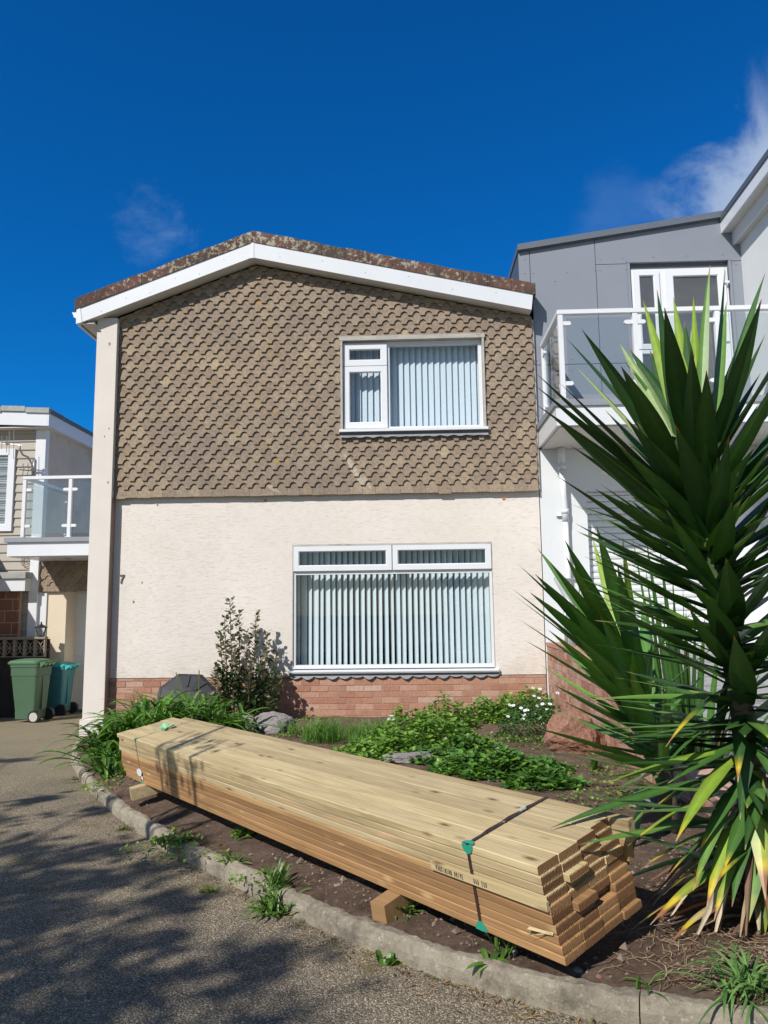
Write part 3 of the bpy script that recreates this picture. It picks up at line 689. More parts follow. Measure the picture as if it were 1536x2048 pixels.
    for i in range(17):
        x0 = s0 + i * wd; dr = .028 + .012 * math.sin(i * 2.3); pts = [(x0, c - .05)] + [(x0 + wd * q / 6, c - .05 - dr * math.sin(math.pi * q / 6)) for q in range(1, 6)] + [(x0 + wd, c - .05)]
        m.poly([fac(p[0], p[1], .02 - (p[1] - c + .05) * .4) for p in pts][::-1])
        m.poly([fac(x0, c - .05, .02), fac(x0 + wd, c - .05, .02), fac(x0 + wd, c - .02, .006), fac(x0, c - .02, .006)])
    fl = m.build('flashing', leadm, win); fl.location = (0, 0, 0)
build_windows()
# ---------------------------------------------------------------- right-hand neighbour
rh = thing('neighbour_house', 'right-hand house with grey panel cladding above white render and a glass balcony', 'house', fac(3.6, .9, 0))
def glass_rail(posts, T, ztop, zbot, parent, clampz, pw=.055, rail=True):
    """posts: list of a-positions; T(a,b,z) maps along/out/up"""
    a0, a1 = posts[0], posts[-1]
    m = MB(); m.box((a0 - pw / 2, -.035, ztop - .05), (a1 + pw / 2, .035, ztop), 0, T); r = m.build('top_rail', upvc, parent)
    for p in posts:
        m = MB(); m.box((p - pw / 2, -.027, zbot - .02), (p + pw / 2, .027, ztop - .0505), 0, T); m.box((p - .05, -.05, zbot - .02), (p + .05, .05, zbot - .005), 0, T); m.build('post', upvc, parent)
    for p, q in zip(posts, posts[1:]):
        x0, x1 = p + .07, q - .07
        m = MB(); m.box((x0, -.005, zbot + .05), (x1, .005, ztop - .09), 0, T); gp = m.build('glass_panel', glass_b, parent)
        m = MB()
        for xc, sg in ((p, 1), (q, -1)):
            for z in clampz:
                pts = []
                for k in range(11):
                    t = -math.pi / 2 + math.pi * k / 10; pts.append((xc + sg * (.10 + .024 * math.cos(t)), z + .024 * math.sin(t)))
                pts = [(xc + sg * .025, z - .024)] + pts + [(xc + sg * .025, z + .024)]
                m.prism(pts, lambda a, b: T(a, -.018, b), lambda a, b: T(a, .02, b))
        build_split(m, 'clamp', upvc, gp)
def build_right():
    def top(s): return 6.175 + (s - 1.848) * .1425
    m = MB(); m.prism([(2.03, 3.5), (4.8, 3.5), (4.8, top(4.8) - .02), (1.87, top(1.87) - .02), (1.87, 5.62), (2.03, 5.62)], lambda s, z: fac(s, z, -.3), lambda s, z: fac(s, z, -.035))
    # leave the doorway dark: backing sits behind the door set
    m.build('backing_wall', dkgrey, rh)
    D0, D1, DZ = 3.316, 4.62, 5.965
    sA = F(1061, 560, -.01)[0]; sB = F(1196, 620, -.01)[0]; zS = F(1160, 728, -.01)[1]; zT = F(1230, 528, -.01)[1]
    g_ = .004
    def panel(poly):
        m.prism(poly, lambda s, z: fac(s, z, -.034), lambda s, z: fac(s, z, -.012))
    m = MB()
    panel([(1.852, 5.60), (sA - g_, 5.60), (sA - g_, top(sA)), (1.852, top(1.852))])
    panel([(2.025, zS + g_), (sB - g_, zS + g_), (sB - g_, top(sB)), (sA + g_, top(sA)), (sA + g_, 5.6), (2.025, 5.6)])
    panel([(2.025, 3.5), (sB - g_, 3.5), (sB - g_, zS - g_), (2.025, zS - g_)])
    panel([(sB + g_, zT + g_), (4.8, zT + g_), (4.8, top(4.8)), (sB + g_, top(sB))])
    panel([(sB + g_, zS + g_), (D0, zS + g_), (D0, zT - g_), (sB + g_, zT - g_)])
    panel([(sB + g_, 3.5), (D0, 3.5), (D0, zS - g_), (sB + g_, zS - g_)])
    panel([(D1, 3.5), (4.8, 3.5), (4.8, zT - g_), (D1, zT - g_)])
    cl = m.build('grey_cladding', greypanel, rh)
    m = MB()   # fixings
    for (px, py) in ((1049, 517), (1049, 546), (1066, 546), (1134, 543), (1110, 562), (1190, 540), (1200, 540), (1200, 517), (1245, 515), (1307, 513), (1372, 511), (1445, 508), (1252, 538), (1070, 632), (1074, 720), (1143, 717), (1143, 740), (1472, 528), (1078, 830), (1245, 740)):
        s, z = F(px, py, -.01); m.tube([fac(s, z, -.012), fac(s, z, -.006)], .010, 8)
    build_split(m, 'rivet', greytrim, cl)
    m = MB(); m.prism([(1.84, top(1.84)), (4.72, top(4.72)), (4.72, top(4.72) + .085), (1.84, top(1.84) + .085)], lambda s, z: fac(s, z, -6), lambda s, z: fac(s, z, .045))
    m.build('roof_edge', basic('slate_grey_trim', (.12, .14, .17), .45, .05, 2), rh)
    m = MB(); m.prism([(1.85, top(1.85) - .012), (4.72, top(4.72) - .012), (4.72, top(4.72)), (1.85, top(1.85))], lambda s, z: fac(s, z, -.01), lambda s, z: fac(s, z, .03)); m.build('roof_edge_lip', dkgrey, rh)
    m = MB(); fbox(m, 1.852, 1.868, -5, -.02, 5.55, 6.17); fbox(m, 2.03, 2.2, -5, -.3, 3.4, 5.6); m.build('side_wall', dkgrey, rh)
    # doorway
    m = MB(); fbox(m, D0 - .03, D0 + .004, -.012, .016, 3.76, DZ + .03); fbox(m, D1 - .004, D1 + .03, -.012, .016, 3.76, DZ + .03); fbox(m, D0 - .03, D1 + .03, -.012, .02, DZ, DZ + .03)
    m.build('door_trim', greypanel, rh)
    d = MB(); n0, n1 = -.03, -.004
    zb = 3.77; A, B = D0 + .02, D1 - .02; zt = DZ - .09; mid = F(1326, 600, -.01)[0]
    fbox(d, A, A + .04, n0, n1, zb, zt); fbox(d, B - .06, B, n0, n1, zb, zt); fbox(d, A + .04, B - .06, n0, n1, zt - .04, zt); fbox(d, mid - .05, mid + .05, n0, n1, zb, zt - .04); fbox(d, A, B, n0, n1, zb - .02, zb)
    dr = d.build('balcony_door', upvc, rh)
    zr = F(1290, 700, -.01)[1]
    m = MB(); frame_rect(m, A + .03, mid - .045, zr - .0, zt - .03, .075, n1, n1 + .03); frame_rect(m, A + .03, mid - .045, zb, zr - .01, .06, n1, n1 + .026); m.build('side_light_frame', upvc, dr)
    m = MB(); frame_rect(m, mid + .04, B - .04, zb, zt - .02, .105, n1, n1 + .032); m.build('door_leaf_frame', upvc, dr)
    pm = basic('grey_door_glass', (.085, .09, .10), .12, .3, 1.2)
    pane_obj(A + .1, mid - .115, zr + .07, zt - .1, n1 + .006, dr, 'pane', pm); pane_obj(A + .09, mid - .1, zb + .06, zr - .07, n1 + .006, dr, 'pane', pm); pane_obj(mid + .14, B - .14, zb + .1, zt - .12, n1 + .006, dr, 'pane', pm)
    m = MB()
    for py in (565, 682):
        s, z = F(1454, py, .02); fbox(m, s - .05, s + .02, .028, .05, z - .015, z + .015)
    build_split(m, 'hinge', upvc, dr)
    # balcony slab
    m = MB(); fbox(m, 2.02, 5.6, -.01, 1.2, 3.475, 3.70); m.build('balcony_fascia', fascia_w, rh)
    m = MB(); fbox(m, 2.06, 5.6, .01, 1.16, 3.455, 3.474); m.build('balcony_soffit', soffit_m, rh)
    m = MB(); fbox(m, 2.0, 5.6, -.011, 1.225, 3.70, 3.775); m.build('deck_edge', greytrim, rh)
    rail = thing('balcony_railing', '', '', (0, 0, 0)); bpy.data.objects.remove(rail)
    glass_rail([2.12, 2.98, 3.92, 4.78], lambda a, b, z: fac(a, z, 1.14 + b), 4.86, 3.80, rh, (4.70, 3.98))
    glass_rail([.05, 1.14], lambda a, b, z: fac(2.12 + b, z, a), 4.859, 3.80, rh, (4.70, 3.98))
    # lower white walls and garage
    g0 = F(1169, 985, -.1)[0]
    m = MB(); fbox(m, 2.013, g0, -.4, -.008, -.2, 3.456); fbox(m, g0, 5.2, -.4, -.008, 2.90, 3.456); fbox(m, 4.45, 5.2, -.4, -.008, .3, 2.9)
    m.build('lower_wall', white_paint, rh)
    m = MB(); z = .86
    while z < 2.895:
        z1 = min(z + .083, 2.9); k = 5
        pts = [(-.135, z + .004), (-.118, z + .012), (-.112, (z + z1) / 2), (-.118, z1 - .006), (-.135, z1)]
        for q in range(4): m.poly([fac(g0, pts[q][1], pts[q][0]), fac(4.45, pts[q][1], pts[q][0]), fac(4.45, pts[q + 1][1], pts[q + 1][0]), fac(g0, pts[q + 1][1], pts[q + 1][0])])
        z += .083
    fbox(m, g0, 4.45, -.16, -.14, .8, 2.9)
    m.build('garage_shutter', shutter_m, rh)
    m = MB(); sp = F(1129, 1050, .05)[0]
    m.tube([fac(sp - .01, 3.45, .10), fac(sp - .01, 3.22, .10)], [.05, .042], 14); m.tube([fac(sp - .01, 3.23, .10), fac(sp - .01, 3.17, .10)], .05, 14)
    m.tube([fac(sp - .01, 3.19, .10), fac(sp - .005, 2.80, .10), fac(sp + .01, 2.62, .07), fac(sp + .012, 2.5, .065)], .040, 14); m.tube([fac(sp + .012, 2.66, .068), fac(sp + .012, 2.6, .066)], .048, 14)
    m.tube([fac(sp + .012, 2.5, .065), fac(sp + .02, .95, .065)], .034, 14); fbox(m, sp - .09, sp + .05, .0, .03, 2.575, 2.59)
    m.build('downpipe', upvc, rh, smooth=True)
    # wing coming forward on the right
    W0 = 4.80
    def wz(n): return 6.25 + n * .05
    m = MB(); m.prism([(-.4, .3), (3.6, .3), (3.6, wz(3.6)), (-.4, wz(-.4))], lambda n, z: fac(W0, z, n), lambda n, z: fac(W0 + .3, z, n)); m.build('wing_wall', white_paint, rh)
    def along(s0, s1, za, zb, mt, nm, n0=-.012, n1=3.9):
        m = MB(); m.prism([(n0, za + n0 * .05), (n1, za + n1 * .05), (n1, zb + n1 * .05), (n0, zb + n0 * .05)], lambda n, z: fac(s0, z, n), lambda n, z: fac(s1, z, n)); m.build(nm, mt, rh)
    zt = 6.515
    along(4.545, 4.57, zt + .0, zt + .075, dkgrey, 'wing_roof_edge'); along(4.57, 5.2, zt + .01, zt + .07, dkgrey, 'wing_roof')
    along(4.56, 4.585, zt - .16, zt - .003, fascia_w, 'wing_fascia'); along(4.585, 4.70, zt - .15, zt - .14, soffit_m, 'wing_soffit'); along(4.70, 4.72, zt - .33, zt - .14, upvc, 'wing_beam'); along(4.72, 4.80, zt - .32, zt - .31, soffit_m, 'wing_soffit')
build_right()
def build_brick_side():
    t = thing('retaining_wall', 'low red brick retaining wall running from the house corner beside the bed towards the yuccas', 'wall', fac(2.1, .1, 1.5))
    def top(n): return .955 if n < 1.9 else (.955 - (n - 1.9) * .25 if n < 3.7 else max(.505 - (n - 3.7) * .12, .2))
    m = MB(); bricks(m, .03, 6.2, -.05, 1.2, lambda a, b, z: fac(2.02 - b, z, a), top=top, bl=.107, seed=8); m.build('brick_face', brickd, t)
    m = MB(); ns = [0.01, 1.9, 3.7, 6.2]
    for a, b in zip(ns, ns[1:]):
        m.prism([(a, -.2), (b, -.2), (b, top(b - .001) - .012), (a, top(a) - .012)], lambda n, z: fac(2.026, z, n), lambda n, z: fac(2.22, z, n))
    m.build('mortar_core', mortar_l, t)
    m = MB()
    for a, b in zip(ns, ns[1:]):
        m.prism([(a, top(a) - .011), (b, top(b - .001) - .011), (b, top(b - .001) + .03), (a, top(a) + .03)], lambda n, z: fac(2.012, z, n), lambda n, z: fac(2.2, z, n))
    m.build('coping', brickd, t)
    h = thing('handrail', 'grey metal handrail beside the white wall above the retaining wall', 'handrail', fac(2.3, .95, .9))
    p0 = depthpt(1160, 1163, 9.15); p1 = depthpt(1112, 1158, 8.75); p2 = depthpt(1144, 1212, 7.9)
    p2.z = p1.z - .33
    m = MB(); m.tube([p0, p1 + (p0 - p1) * .08, p1, p1 + (p2 - p1) * .06, p2], .026, 12); m.build('rail', metal_g, h, smooth=True)
    for q in (p0, p1.lerp(p2, .55)):
        m = MB(); m.tube([q, Vector((q.x, q.y, .9))], .02, 10); m.build('post', metal_g, h, smooth=True)
build_brick_side()
# ---------------------------------------------------------------- left-hand neighbour
def build_left():
    L = thing('neighbour_house', 'left-hand house with beige lap siding, a white-edged glass balcony and a cream garage wall', 'house', fac(-7, -.3, -3.7))
    n = -3.7; se = F(70, 960, n)[0]; sc = F(90, 960, n)[0]
    m = MB(); z = .3
    while z < 5.1:
        pts = [(n - .03, z), (n + .022, z), (n + .026, z + .012), (n + .004, z + .158)]
        m.prism([(p[0], p[1]) for p in pts], lambda a, b: fac(-10, b, a), lambda a, b: fac(se, b, a)); z += .158
    m.build('lap_siding', siding_m, L)
    m = MB(); fbox(m, se, sc, n - .1, n + .035, 0, 4.85); m.build('corner_board', upvc, L)
    m = MB(); fbox(m, sc - .12, sc, -9, n - .1, -.3, 4.86); m.build('side_wall', basic('side_render', (.50, .48, .45), .85, .08, 1.5, 60, .2, dirt=((.33, .31, .28), 1.2, .5)), L)
    m = MB(); fbox(m, -10, se - .01, n - .4, n - .05, -.3, 4.9); fbox(m, -10, sc - .13, -9, n - .4, 4.8, 4.85); m.build('inner_wall', dark_in, L)
    # fascia and roof
    m = MB(); s_r = F(95, 850, n + .25)[0]
    def rz(s): return 4.80 + (s_r - s) * .045
    m.prism([(-10, rz(-10)), (s_r, rz(s_r)), (s_r, rz(s_r) + .25), (-10, rz(-10) + .25)], lambda s, z: fac(s, z, n + .22), lambda s, z: fac(s, z, n + .25)); m.build('front_fascia', fascia_w, L)
    m = MB(); m.prism([(n + .249, 4.8), (-9, 4.8), (-9, 5.03), (n + .249, 5.03)], lambda a, z: fac(s_r + .001, z, a), lambda a, z: fac(s_r + .02, z, a)); m.build('side_fascia', fascia_w, L)
    m = MB(); fbox(m, -10, s_r, -9, n + .219, 4.785, 4.80); m.build('soffit', soffit_m, L)
    m = MB(); k = 9
    for i in range(k):
        s1 = s_r + .03 - i * .45; s0 = s1 - .44; h = rz(s1) + .255 + (.02 if i % 2 else 0)
        m.prism([(s0, h), (s1, h - .02), (s1, h + .075), (s0, h + .095)], lambda s, z: fac(s, z, n - .3), lambda s, z: fac(s, z, n + .28))
    fbox(m, s_r - .3, s_r + .031, -9, n - .31, 5.04, 5.115); m.build('roof_edge', greyroof, L)
    m = MB(); fbox(m, s_r + .022, s_r + .05, -9, n + .26, 5.035, 5.10); m.build('side_roof_edge', dkgrey, L)
    # window with blind
    s1, zt = F(31, 897, n + .05); zb = F(22, 1062, n + .05)[1]; s0 = s1 - 1.5
    m = MB(); frame_rect(m, s0, s1, zb, zt, .13, n, n + .06); win = m.build('window', upvc, L)
    pane_obj(s0 + .12, s1 - .12, zb + .12, zt - .12, n + .04, win)
    m = MB(); z = zb + .13
    while z < zt - .13:
        m.poly([fac(s0 + .12, z, n + .008), fac(s1 - .125, z, n + .008), fac(s1 - .125, z + .034, n + .030), fac(s0 + .12, z + .034, n + .030)]); z += .045
    m.build('venetian_blind', basic('blue_grey_slats', (.32, .38, .46), .6, .05, 3), win)
    m = MB(); fbox(m, s0 + .1, s1 - .1, n + .001, n + .004, zb + .1, zt - .1); m.build('reveal', dark_in, win)
    # balcony
    fz0, fz1 = 2.345, 2.585; b0 = -6.33
    m = MB(); fbox(m, b0, -3.9, n + .04, -2.5, fz0 + .012, fz1); m.build('balcony_fascia', fascia_w, L)
    m = MB(); fbox(m, b0 + .03, -3.9, n + .041, -2.53, fz0, fz0 + .0115); sf = m.build('balcony_soffit', upvc, L)
    m = MB()
    for s in (-5.55, -5.1): m.tube([fac(s, fz0 + .001, -3.05), fac(s, fz0 - .006, -3.05)], .045, 14)
    build_split(m, 'downlight', dkgrey, sf)
    m = MB(); fbox(m, b0 - .04, -3.9, -6, -2.46, fz1 + .001, fz1 + .075); m.build('deck_edge', greytrim, L)
    glass_rail([-6.11, -5.33, -4.55, -3.95], lambda a, b, z: fac(a, z, -2.56 + b), 3.70, 2.68, L, (3.47, 2.86))
    glass_rail([-4.15, -2.56], lambda a, b, z: fac(-6.11 + b, z, a), 3.699, 2.68, L, (3.47, 2.86))
    # under the balcony: white post, tile strip, cream garage wall, shutter
    p0, p1 = F(60, 1180, n + .05)[0], F(77, 1180, n + .05)[0]
    m = MB(); fbox(m, p0, p1, n + .03, n + .09, -.4, 2.5); m.build('white_post', upvc, L)
    gs = F(131, 1250, n)[0]
    m = MB(); fbox(m, p1 - .02, gs, n - .45, n, -.4, 1.80); m.build('garage_wall', cream_m, L)
    m = MB(); fbox(m, p1 + .001, gs - .35, n + .001, n + .03, -.4, 1.78); m.build('white_wall_strip', white_paint, L)
    m = MB(); fbox(m, p1 - .02, -4.0, n - .1, n - .001, 1.801, 2.33); bw = m.build('lintel_wall', sootgrey, L)
    m = MB(); rnd = random.Random(3)
    for row in range(5):
        s = p1 + (row % 2) * .08
        while s < -4.1:
            zz = 1.80 + row * .1136; aw, ah, PW = .051, .062, .1632
            bot = [(s, zz + ah * .99)] + [(s + aw * math.sin(t), zz + ah * math.cos(t)) for t in [math.pi / 2 * k / 4 for k in range(1, 5)]] + [(s + PW - aw * math.cos(t), zz + ah * math.sin(t)) for t in [math.pi / 2 * k / 4 for k in range(0, 5)]]
            if row == 0: bot = [(s, zz), (s + PW - .003, zz)]
            pl = bot + [(s + PW - .002, min(zz + .18, 2.33)), (s, min(zz + .18, 2.33))]
            f_ = [m.vert(fac(p[0], p[1], n + .03 + .03 * (1 - (p[1] - zz) / .18))) for p in pl]; bk = [m.vert(fac(p[0], p[1], n + .006 + .03 * (1 - (p[1] - zz) / .18))) for p in pl]
            m.face(f_); [m.face((bk[i], bk[(i + 1) % len(pl)], f_[(i + 1) % len(pl)], f_[i])) for i in range(len(pl))]
            s += PW
    m.build('tile_strip', tilem, L)
    m = MB(); z = -.33
    while z < 1.80:
        fbox(m, gs, -3.9, n - .44, n - .40, z, z + .088); fbox(m, gs, -3.9, n - .45, n - .41, z + .088, z + .096); z += .096
    m.build('garage_shutter', shutter_m, L)
    # brown block porch with flat roof
    P = thing('brick_porch', 'brown block porch with a flat white-edged roof at the far left edge', 'porch', fac(-7, -.3, -2.6))
    pn = -3.50; sr = F(35, 1230, pn)[0]; pz1 = F(30, 1180, pn)[1]; pz2 = F(30, 1157, pn + .1)[1]; pz3 = F(30, 1144, pn + .14)[1]
    m = MB(); bricks(m, -9, sr, -.4, pz1, lambda a, b, z: fac(a, z, pn + b), bl=.25, bh=.19, j=.018, th=.05, seed=4); m.build('block_wall', stonem, P)
    m = MB(); fbox(m, -9, sr - .002, -3.66, pn - .006, -.4, pz1); m.build('mortar_core', mortar, P)
    m = MB(); fbox(m, -12, -7.25, -3.66, -1.0, -.4, 2.62); m.build('unseen_shade_block', stonem, P)  # unseen block added out of frame to cast shade over the bins
    sf_ = F(50, 1168, pn + .1)[0]
    m = MB(); fbox(m, -9, sf_, -3.66, pn + .1, pz1 - .02, pz2); m.build('roof_fascia', fascia_w, P)
    m = MB(); fbox(m, -9, sf_ + .02, -3.665, pn + .14, pz2 + .001, pz3); m.build('flat_roof', greyroof, P)
    # pierced screen-block wall
    S = thing('screen_wall', 'pierced concrete screen-block wall with petal pattern behind the bins', 'wall', fac(-7, -.3, -3.2))
    e, zt = F(92, 1275, -3.3); bs = .18
    m = MB(); fbox(m, -8.5, e, -3.35, -3.25, -.4, zt - .34); m.build('base_wall', darkwall, S)  # lower wall coloured as deep shade behind the bins
    m = MB()
    s = e - bs
    while s > -8.3:
        for z in (zt - .02 - .31,):
            h = .31; w_ = .016
            fbox(m, s, s + bs, -3.34, -3.26, z, z + w_); fbox(m, s, s + bs, -3.34, -3.26, z + h - w_, z + h - .001); fbox(m, s, s + w_, -3.34, -3.26, z + w_, z + h - w_); fbox(m, s + bs - w_, s + bs - .001, -3.34, -3.26, z + w_, z + h - w_)
            cx, cz = s + bs / 2, z + h / 2
            for a in (45, 135, 225, 315):
                for sg in (-1, 1):
                    pts = [fac(cx + math.cos(R(a)) * r_ + sg * math.sin(math.pi * r_ / .10) * .028 * -math.sin(R(a)), cz + math.sin(R(a)) * r_ * 1.6 + sg * math.sin(math.pi * r_ / .10) * .028 * math.cos(R(a)), -3.30) for r_ in (0, .025, .05, .075, .1)]
                    m.tube(pts, .008, 5)
        s -= bs
    fbox(m, -8.3, e + .01, -3.36, -3.24, zt - .018, zt + .012); m.build('screen_blocks', screen_m, S)
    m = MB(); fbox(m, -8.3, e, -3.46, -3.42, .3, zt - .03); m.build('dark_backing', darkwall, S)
    # lantern
    s, _ = F(82, 1262, -3.3); base = fac(s, zt + .012, -3.3)
    lt = thing('lantern', 'small black carriage lantern on the end of the screen-block wall', 'lantern', base)
    m = MB(); B = lambda r, z, k: [base + Vector((math.cos(R(45 + 60 * q)) * r, math.sin(R(45 + 60 * q)) * r, z)) for q in range(6)][k]
    def ringtube(r0, z0, r1, z1):
        a = [m.vert(B(r0, z0, k)) for k in range(6)]; b = [m.vert(B(r1, z1, k)) for k in range(6)]
        for k in range(6): m.face((a[k], a[(k + 1) % 6], b[(k + 1) % 6], b[k]))
        m.face(a[::-1]); m.face(b)
    ringtube(.045, 0, .05, .02); ringtube(.115, .165, .02, .215); ringtube(.12, .155, .12, .165); ringtube(.018, .215, .012, .245); ringtube(.02, .245, .004, .262)
    for k in range(6): m.tube([B(.055, .02, k), B(.085, .155, k)], .006, 6)
    m.build('lantern_body', blackm, lt)
    m = MB(); a = [m.vert(B(.05, .022, k)) for k in range(6)]; b = [m.vert(B(.08, .153, k)) for k in range(6)]; [m.face((a[k], a[(k + 1) % 6], b[(k + 1) % 6], b[k])) for k in range(6)]; m.build('lantern_glass', glass_b, lt)
    # clock ornament
    s, z = F(53, 1123, n + .04); c = fac(s, z, n + .05); ck = MB(); r_ = .085
    ring = [c + DV * math.cos(k * math.pi / 14) * r_ + Vector((0, 0, 1)) * math.sin(k * math.pi / 14) * r_ * 1.15 for k in range(29)]; ck.tube(ring, .007, 6)
    for a in (60, 150, 200): ck.tube([c, c + DV * math.cos(R(a)) * r_ * .8 + Vector((0, 0, math.sin(R(a)) * r_ * .8))], .005, 6)
    for k in range(12): ck.tube([c + DV * math.cos(k * math.pi / 6) * r_ * .82 + Vector((0, 0, 1)) * math.sin(k * math.pi / 6) * r_ * .95, c + DV * math.cos(k * math.pi / 6) * r_ + Vector((0, 0, 1)) * math.sin(k * math.pi / 6) * r_ * 1.15], .004, 5)
    o = ck.build('wall_clock', basic('rusty_iron', (.16, .12, .09), .7, .2, 10)); fixorigin(o, c); tag(o, 'small round open metal clock hung on the beige siding under the balcony edge', 'clock')
    # tv aerial on a cranked pole
    nb = n + .05
    def A(px, py, nn): s, z = F(px, py, nn); return fac(s, z, nn)
    t = thing('tv_aerial', 'grey television aerial on a cranked pole in front of the siding', 'aerial', A(66, 945, nb))
    m = MB(); m.tube([A(67, 945, nb), A(64, 928, nb + .12), A(56, 914, nb + .25), A(46, 910, nb + .3), A(40, 900, nb + .35), A(39, 888, nb + .38)], .018, 10); fbox(m, F(67, 935, nb)[0] - .03, F(67, 935, nb)[0] + .03, nb - .02, nb + .01, F(67, 950, nb)[1], F(67, 918, nb)[1]); m.build('cranked_pole', alu, t, smooth=True)
    m = MB(); nn = nb + .38; m.tube([A(45, 891, nn), A(-14, 885, nn)], .009, 8)
    for px, a, b in ((28, 860, 918), (19, 862, 910), (14, 872, 905), (4, 872, 898), (-6, 872, 896)): m.tube([A(px, a, nn + .012), A(px - 1, b, nn + .012)], .0055, 6)
    m.tube([A(15, 887, nn + .02), A(15, 887, nn - .03)], .034, 12); m.build('antenna_boom', alu, t)
build_left()
# ---------------------------------------------------------------- wheelie bins
def wheelie(loc, az, w0, d0, h, mats, label, name='wheelie_bin'):
    """az: direction the hinge (back) side faces"""
    t = thing(name, label, 'bin', loc, 'wheelie bins by the left garage')
    bk = Vector((math.sin(R(az)), math.cos(R(az)), 0)); sd = Vector((bk.y, -bk.x, 0)); base = Vector(loc)
    T = lambda a, b, z: base + sd * a + bk * b + Vector((0, 0, z))
    m = MB(); hb = h * .90
    def loop(w_, d_, off, z, r_=.04):
        pts = []
        for cx, cy, a0 in ((w_ / 2 - r_, d_ / 2 - r_, 0), (-w_ / 2 + r_, d_ / 2 - r_, 90), (-w_ / 2 + r_, -d_ / 2 + r_, 180), (w_ / 2 - r_, -d_ / 2 + r_, 270)):
            for q in (0, 30, 60, 90): pts.append(m.vert(T(cx + r_ * math.cos(R(a0 + q)), off + cy + r_ * math.sin(R(a0 + q)), z)))
        return pts
    lv = [(w0 * .76, d0 * .70, .02, .06), (w0 * .78, d0 * .72, .02, .2), (w0 * .92, d0 * .92, .0, hb * .80), (w0 * .955, d0 * .95, 0, hb * .805), (w0 * .96, d0 * .96, 0, hb - .05), (w0 * 1.0, d0 * 1.0, 0, hb - .045), (w0 * 1.0, d0 * 1.0, 0, hb)]
    lp = [loop(*q) for q in lv]
    for a, b in zip(lp, lp[1:]):
        for k in range(16): m.face((a[k], a[(k + 1) % 16], b[(k + 1) % 16], b[k]))
    m.face(lp[0][::-1]); m.face(lp[-1])
    m.box((-.03, d0 * .3, .2), (.03, d0 * .47, hb * .8), 0, T)
    m.build('body', mats[0], t, smooth=False)
    m = MB(); ll = [loop(w0 * 1.04, d0 * 1.08, -.02, hb + .002, .05), loop(w0 * 1.05, d0 * 1.09, -.02, hb + .03, .05), loop(w0 * .95, d0 * .98, -.02, hb + .055, .06), loop(w0 * .6, d0 * .6, -.02, hb + .075, .06)]
    for a, b in zip(ll, ll[1:]):
        for k in range(16): m.face((a[k], a[(k + 1) % 16], b[(k + 1) % 16], b[k]))
    m.face(ll[-1]); m.face(ll[0][::-1])
    for a in (-.36, -.12, .12, .36): m.prism([(d0 * .5, hb + .03), (d0 * .5 + .10, hb + .035), (d0 * .5 + .09, hb + .005), (d0 * .5, hb - .06)], lambda b, z: T(a * w0 - .018, b, z), lambda b, z: T(a * w0 + .018, b, z))
    m.tube([T(-w0 * .42, d0 * .5 + .09, hb + .02), T(w0 * .42, d0 * .5 + .09, hb + .02)], .015, 8); m.build('lid', mats[1], t)
    for sg in (-1, 1):
        m = MB(); c = T(sg * w0 * .42, d0 * .42, .10); x = sd * sg
        m.tube([c - x * .025, c + x * .03], .10, 20); wh = m.build('wheel', blackm, t)
        m = MB(); m.tube([c + x * .031, c + x * .036], .07, 16); m.build('hub', mats[2], wh)
binG = basic('green_bin_plastic', (.062, .125, .072), .5, .06, 3); binGl = basic('green_lid_plastic', (.08, .165, .09), .45, .06, 3)
binT = basic('teal_bin_plastic', (.05, .21, .235), .45, .06, 3); binTl = basic('turquoise_lid_plastic', (.06, .42, .42), .4, .06, 3)
hubw = basic('pale_hub', (.45, .45, .42), .5, .05, 3)
def _b(px, py):
    p = dgnd(px, py); return p
p1_ = _b(58, 1443); wheelie(p1_, 97, .45, .49, 1.02, (binG, binGl, hubw), 'large green wheelie bin with a pale wheel hub, left of the teal one')
p2_ = _b(114, 1429); wheelie(p2_, 100, .40, .44, .93, (binT, binTl, blackm), 'teal wheelie bin with a turquoise lid in front of the cream garage wall')
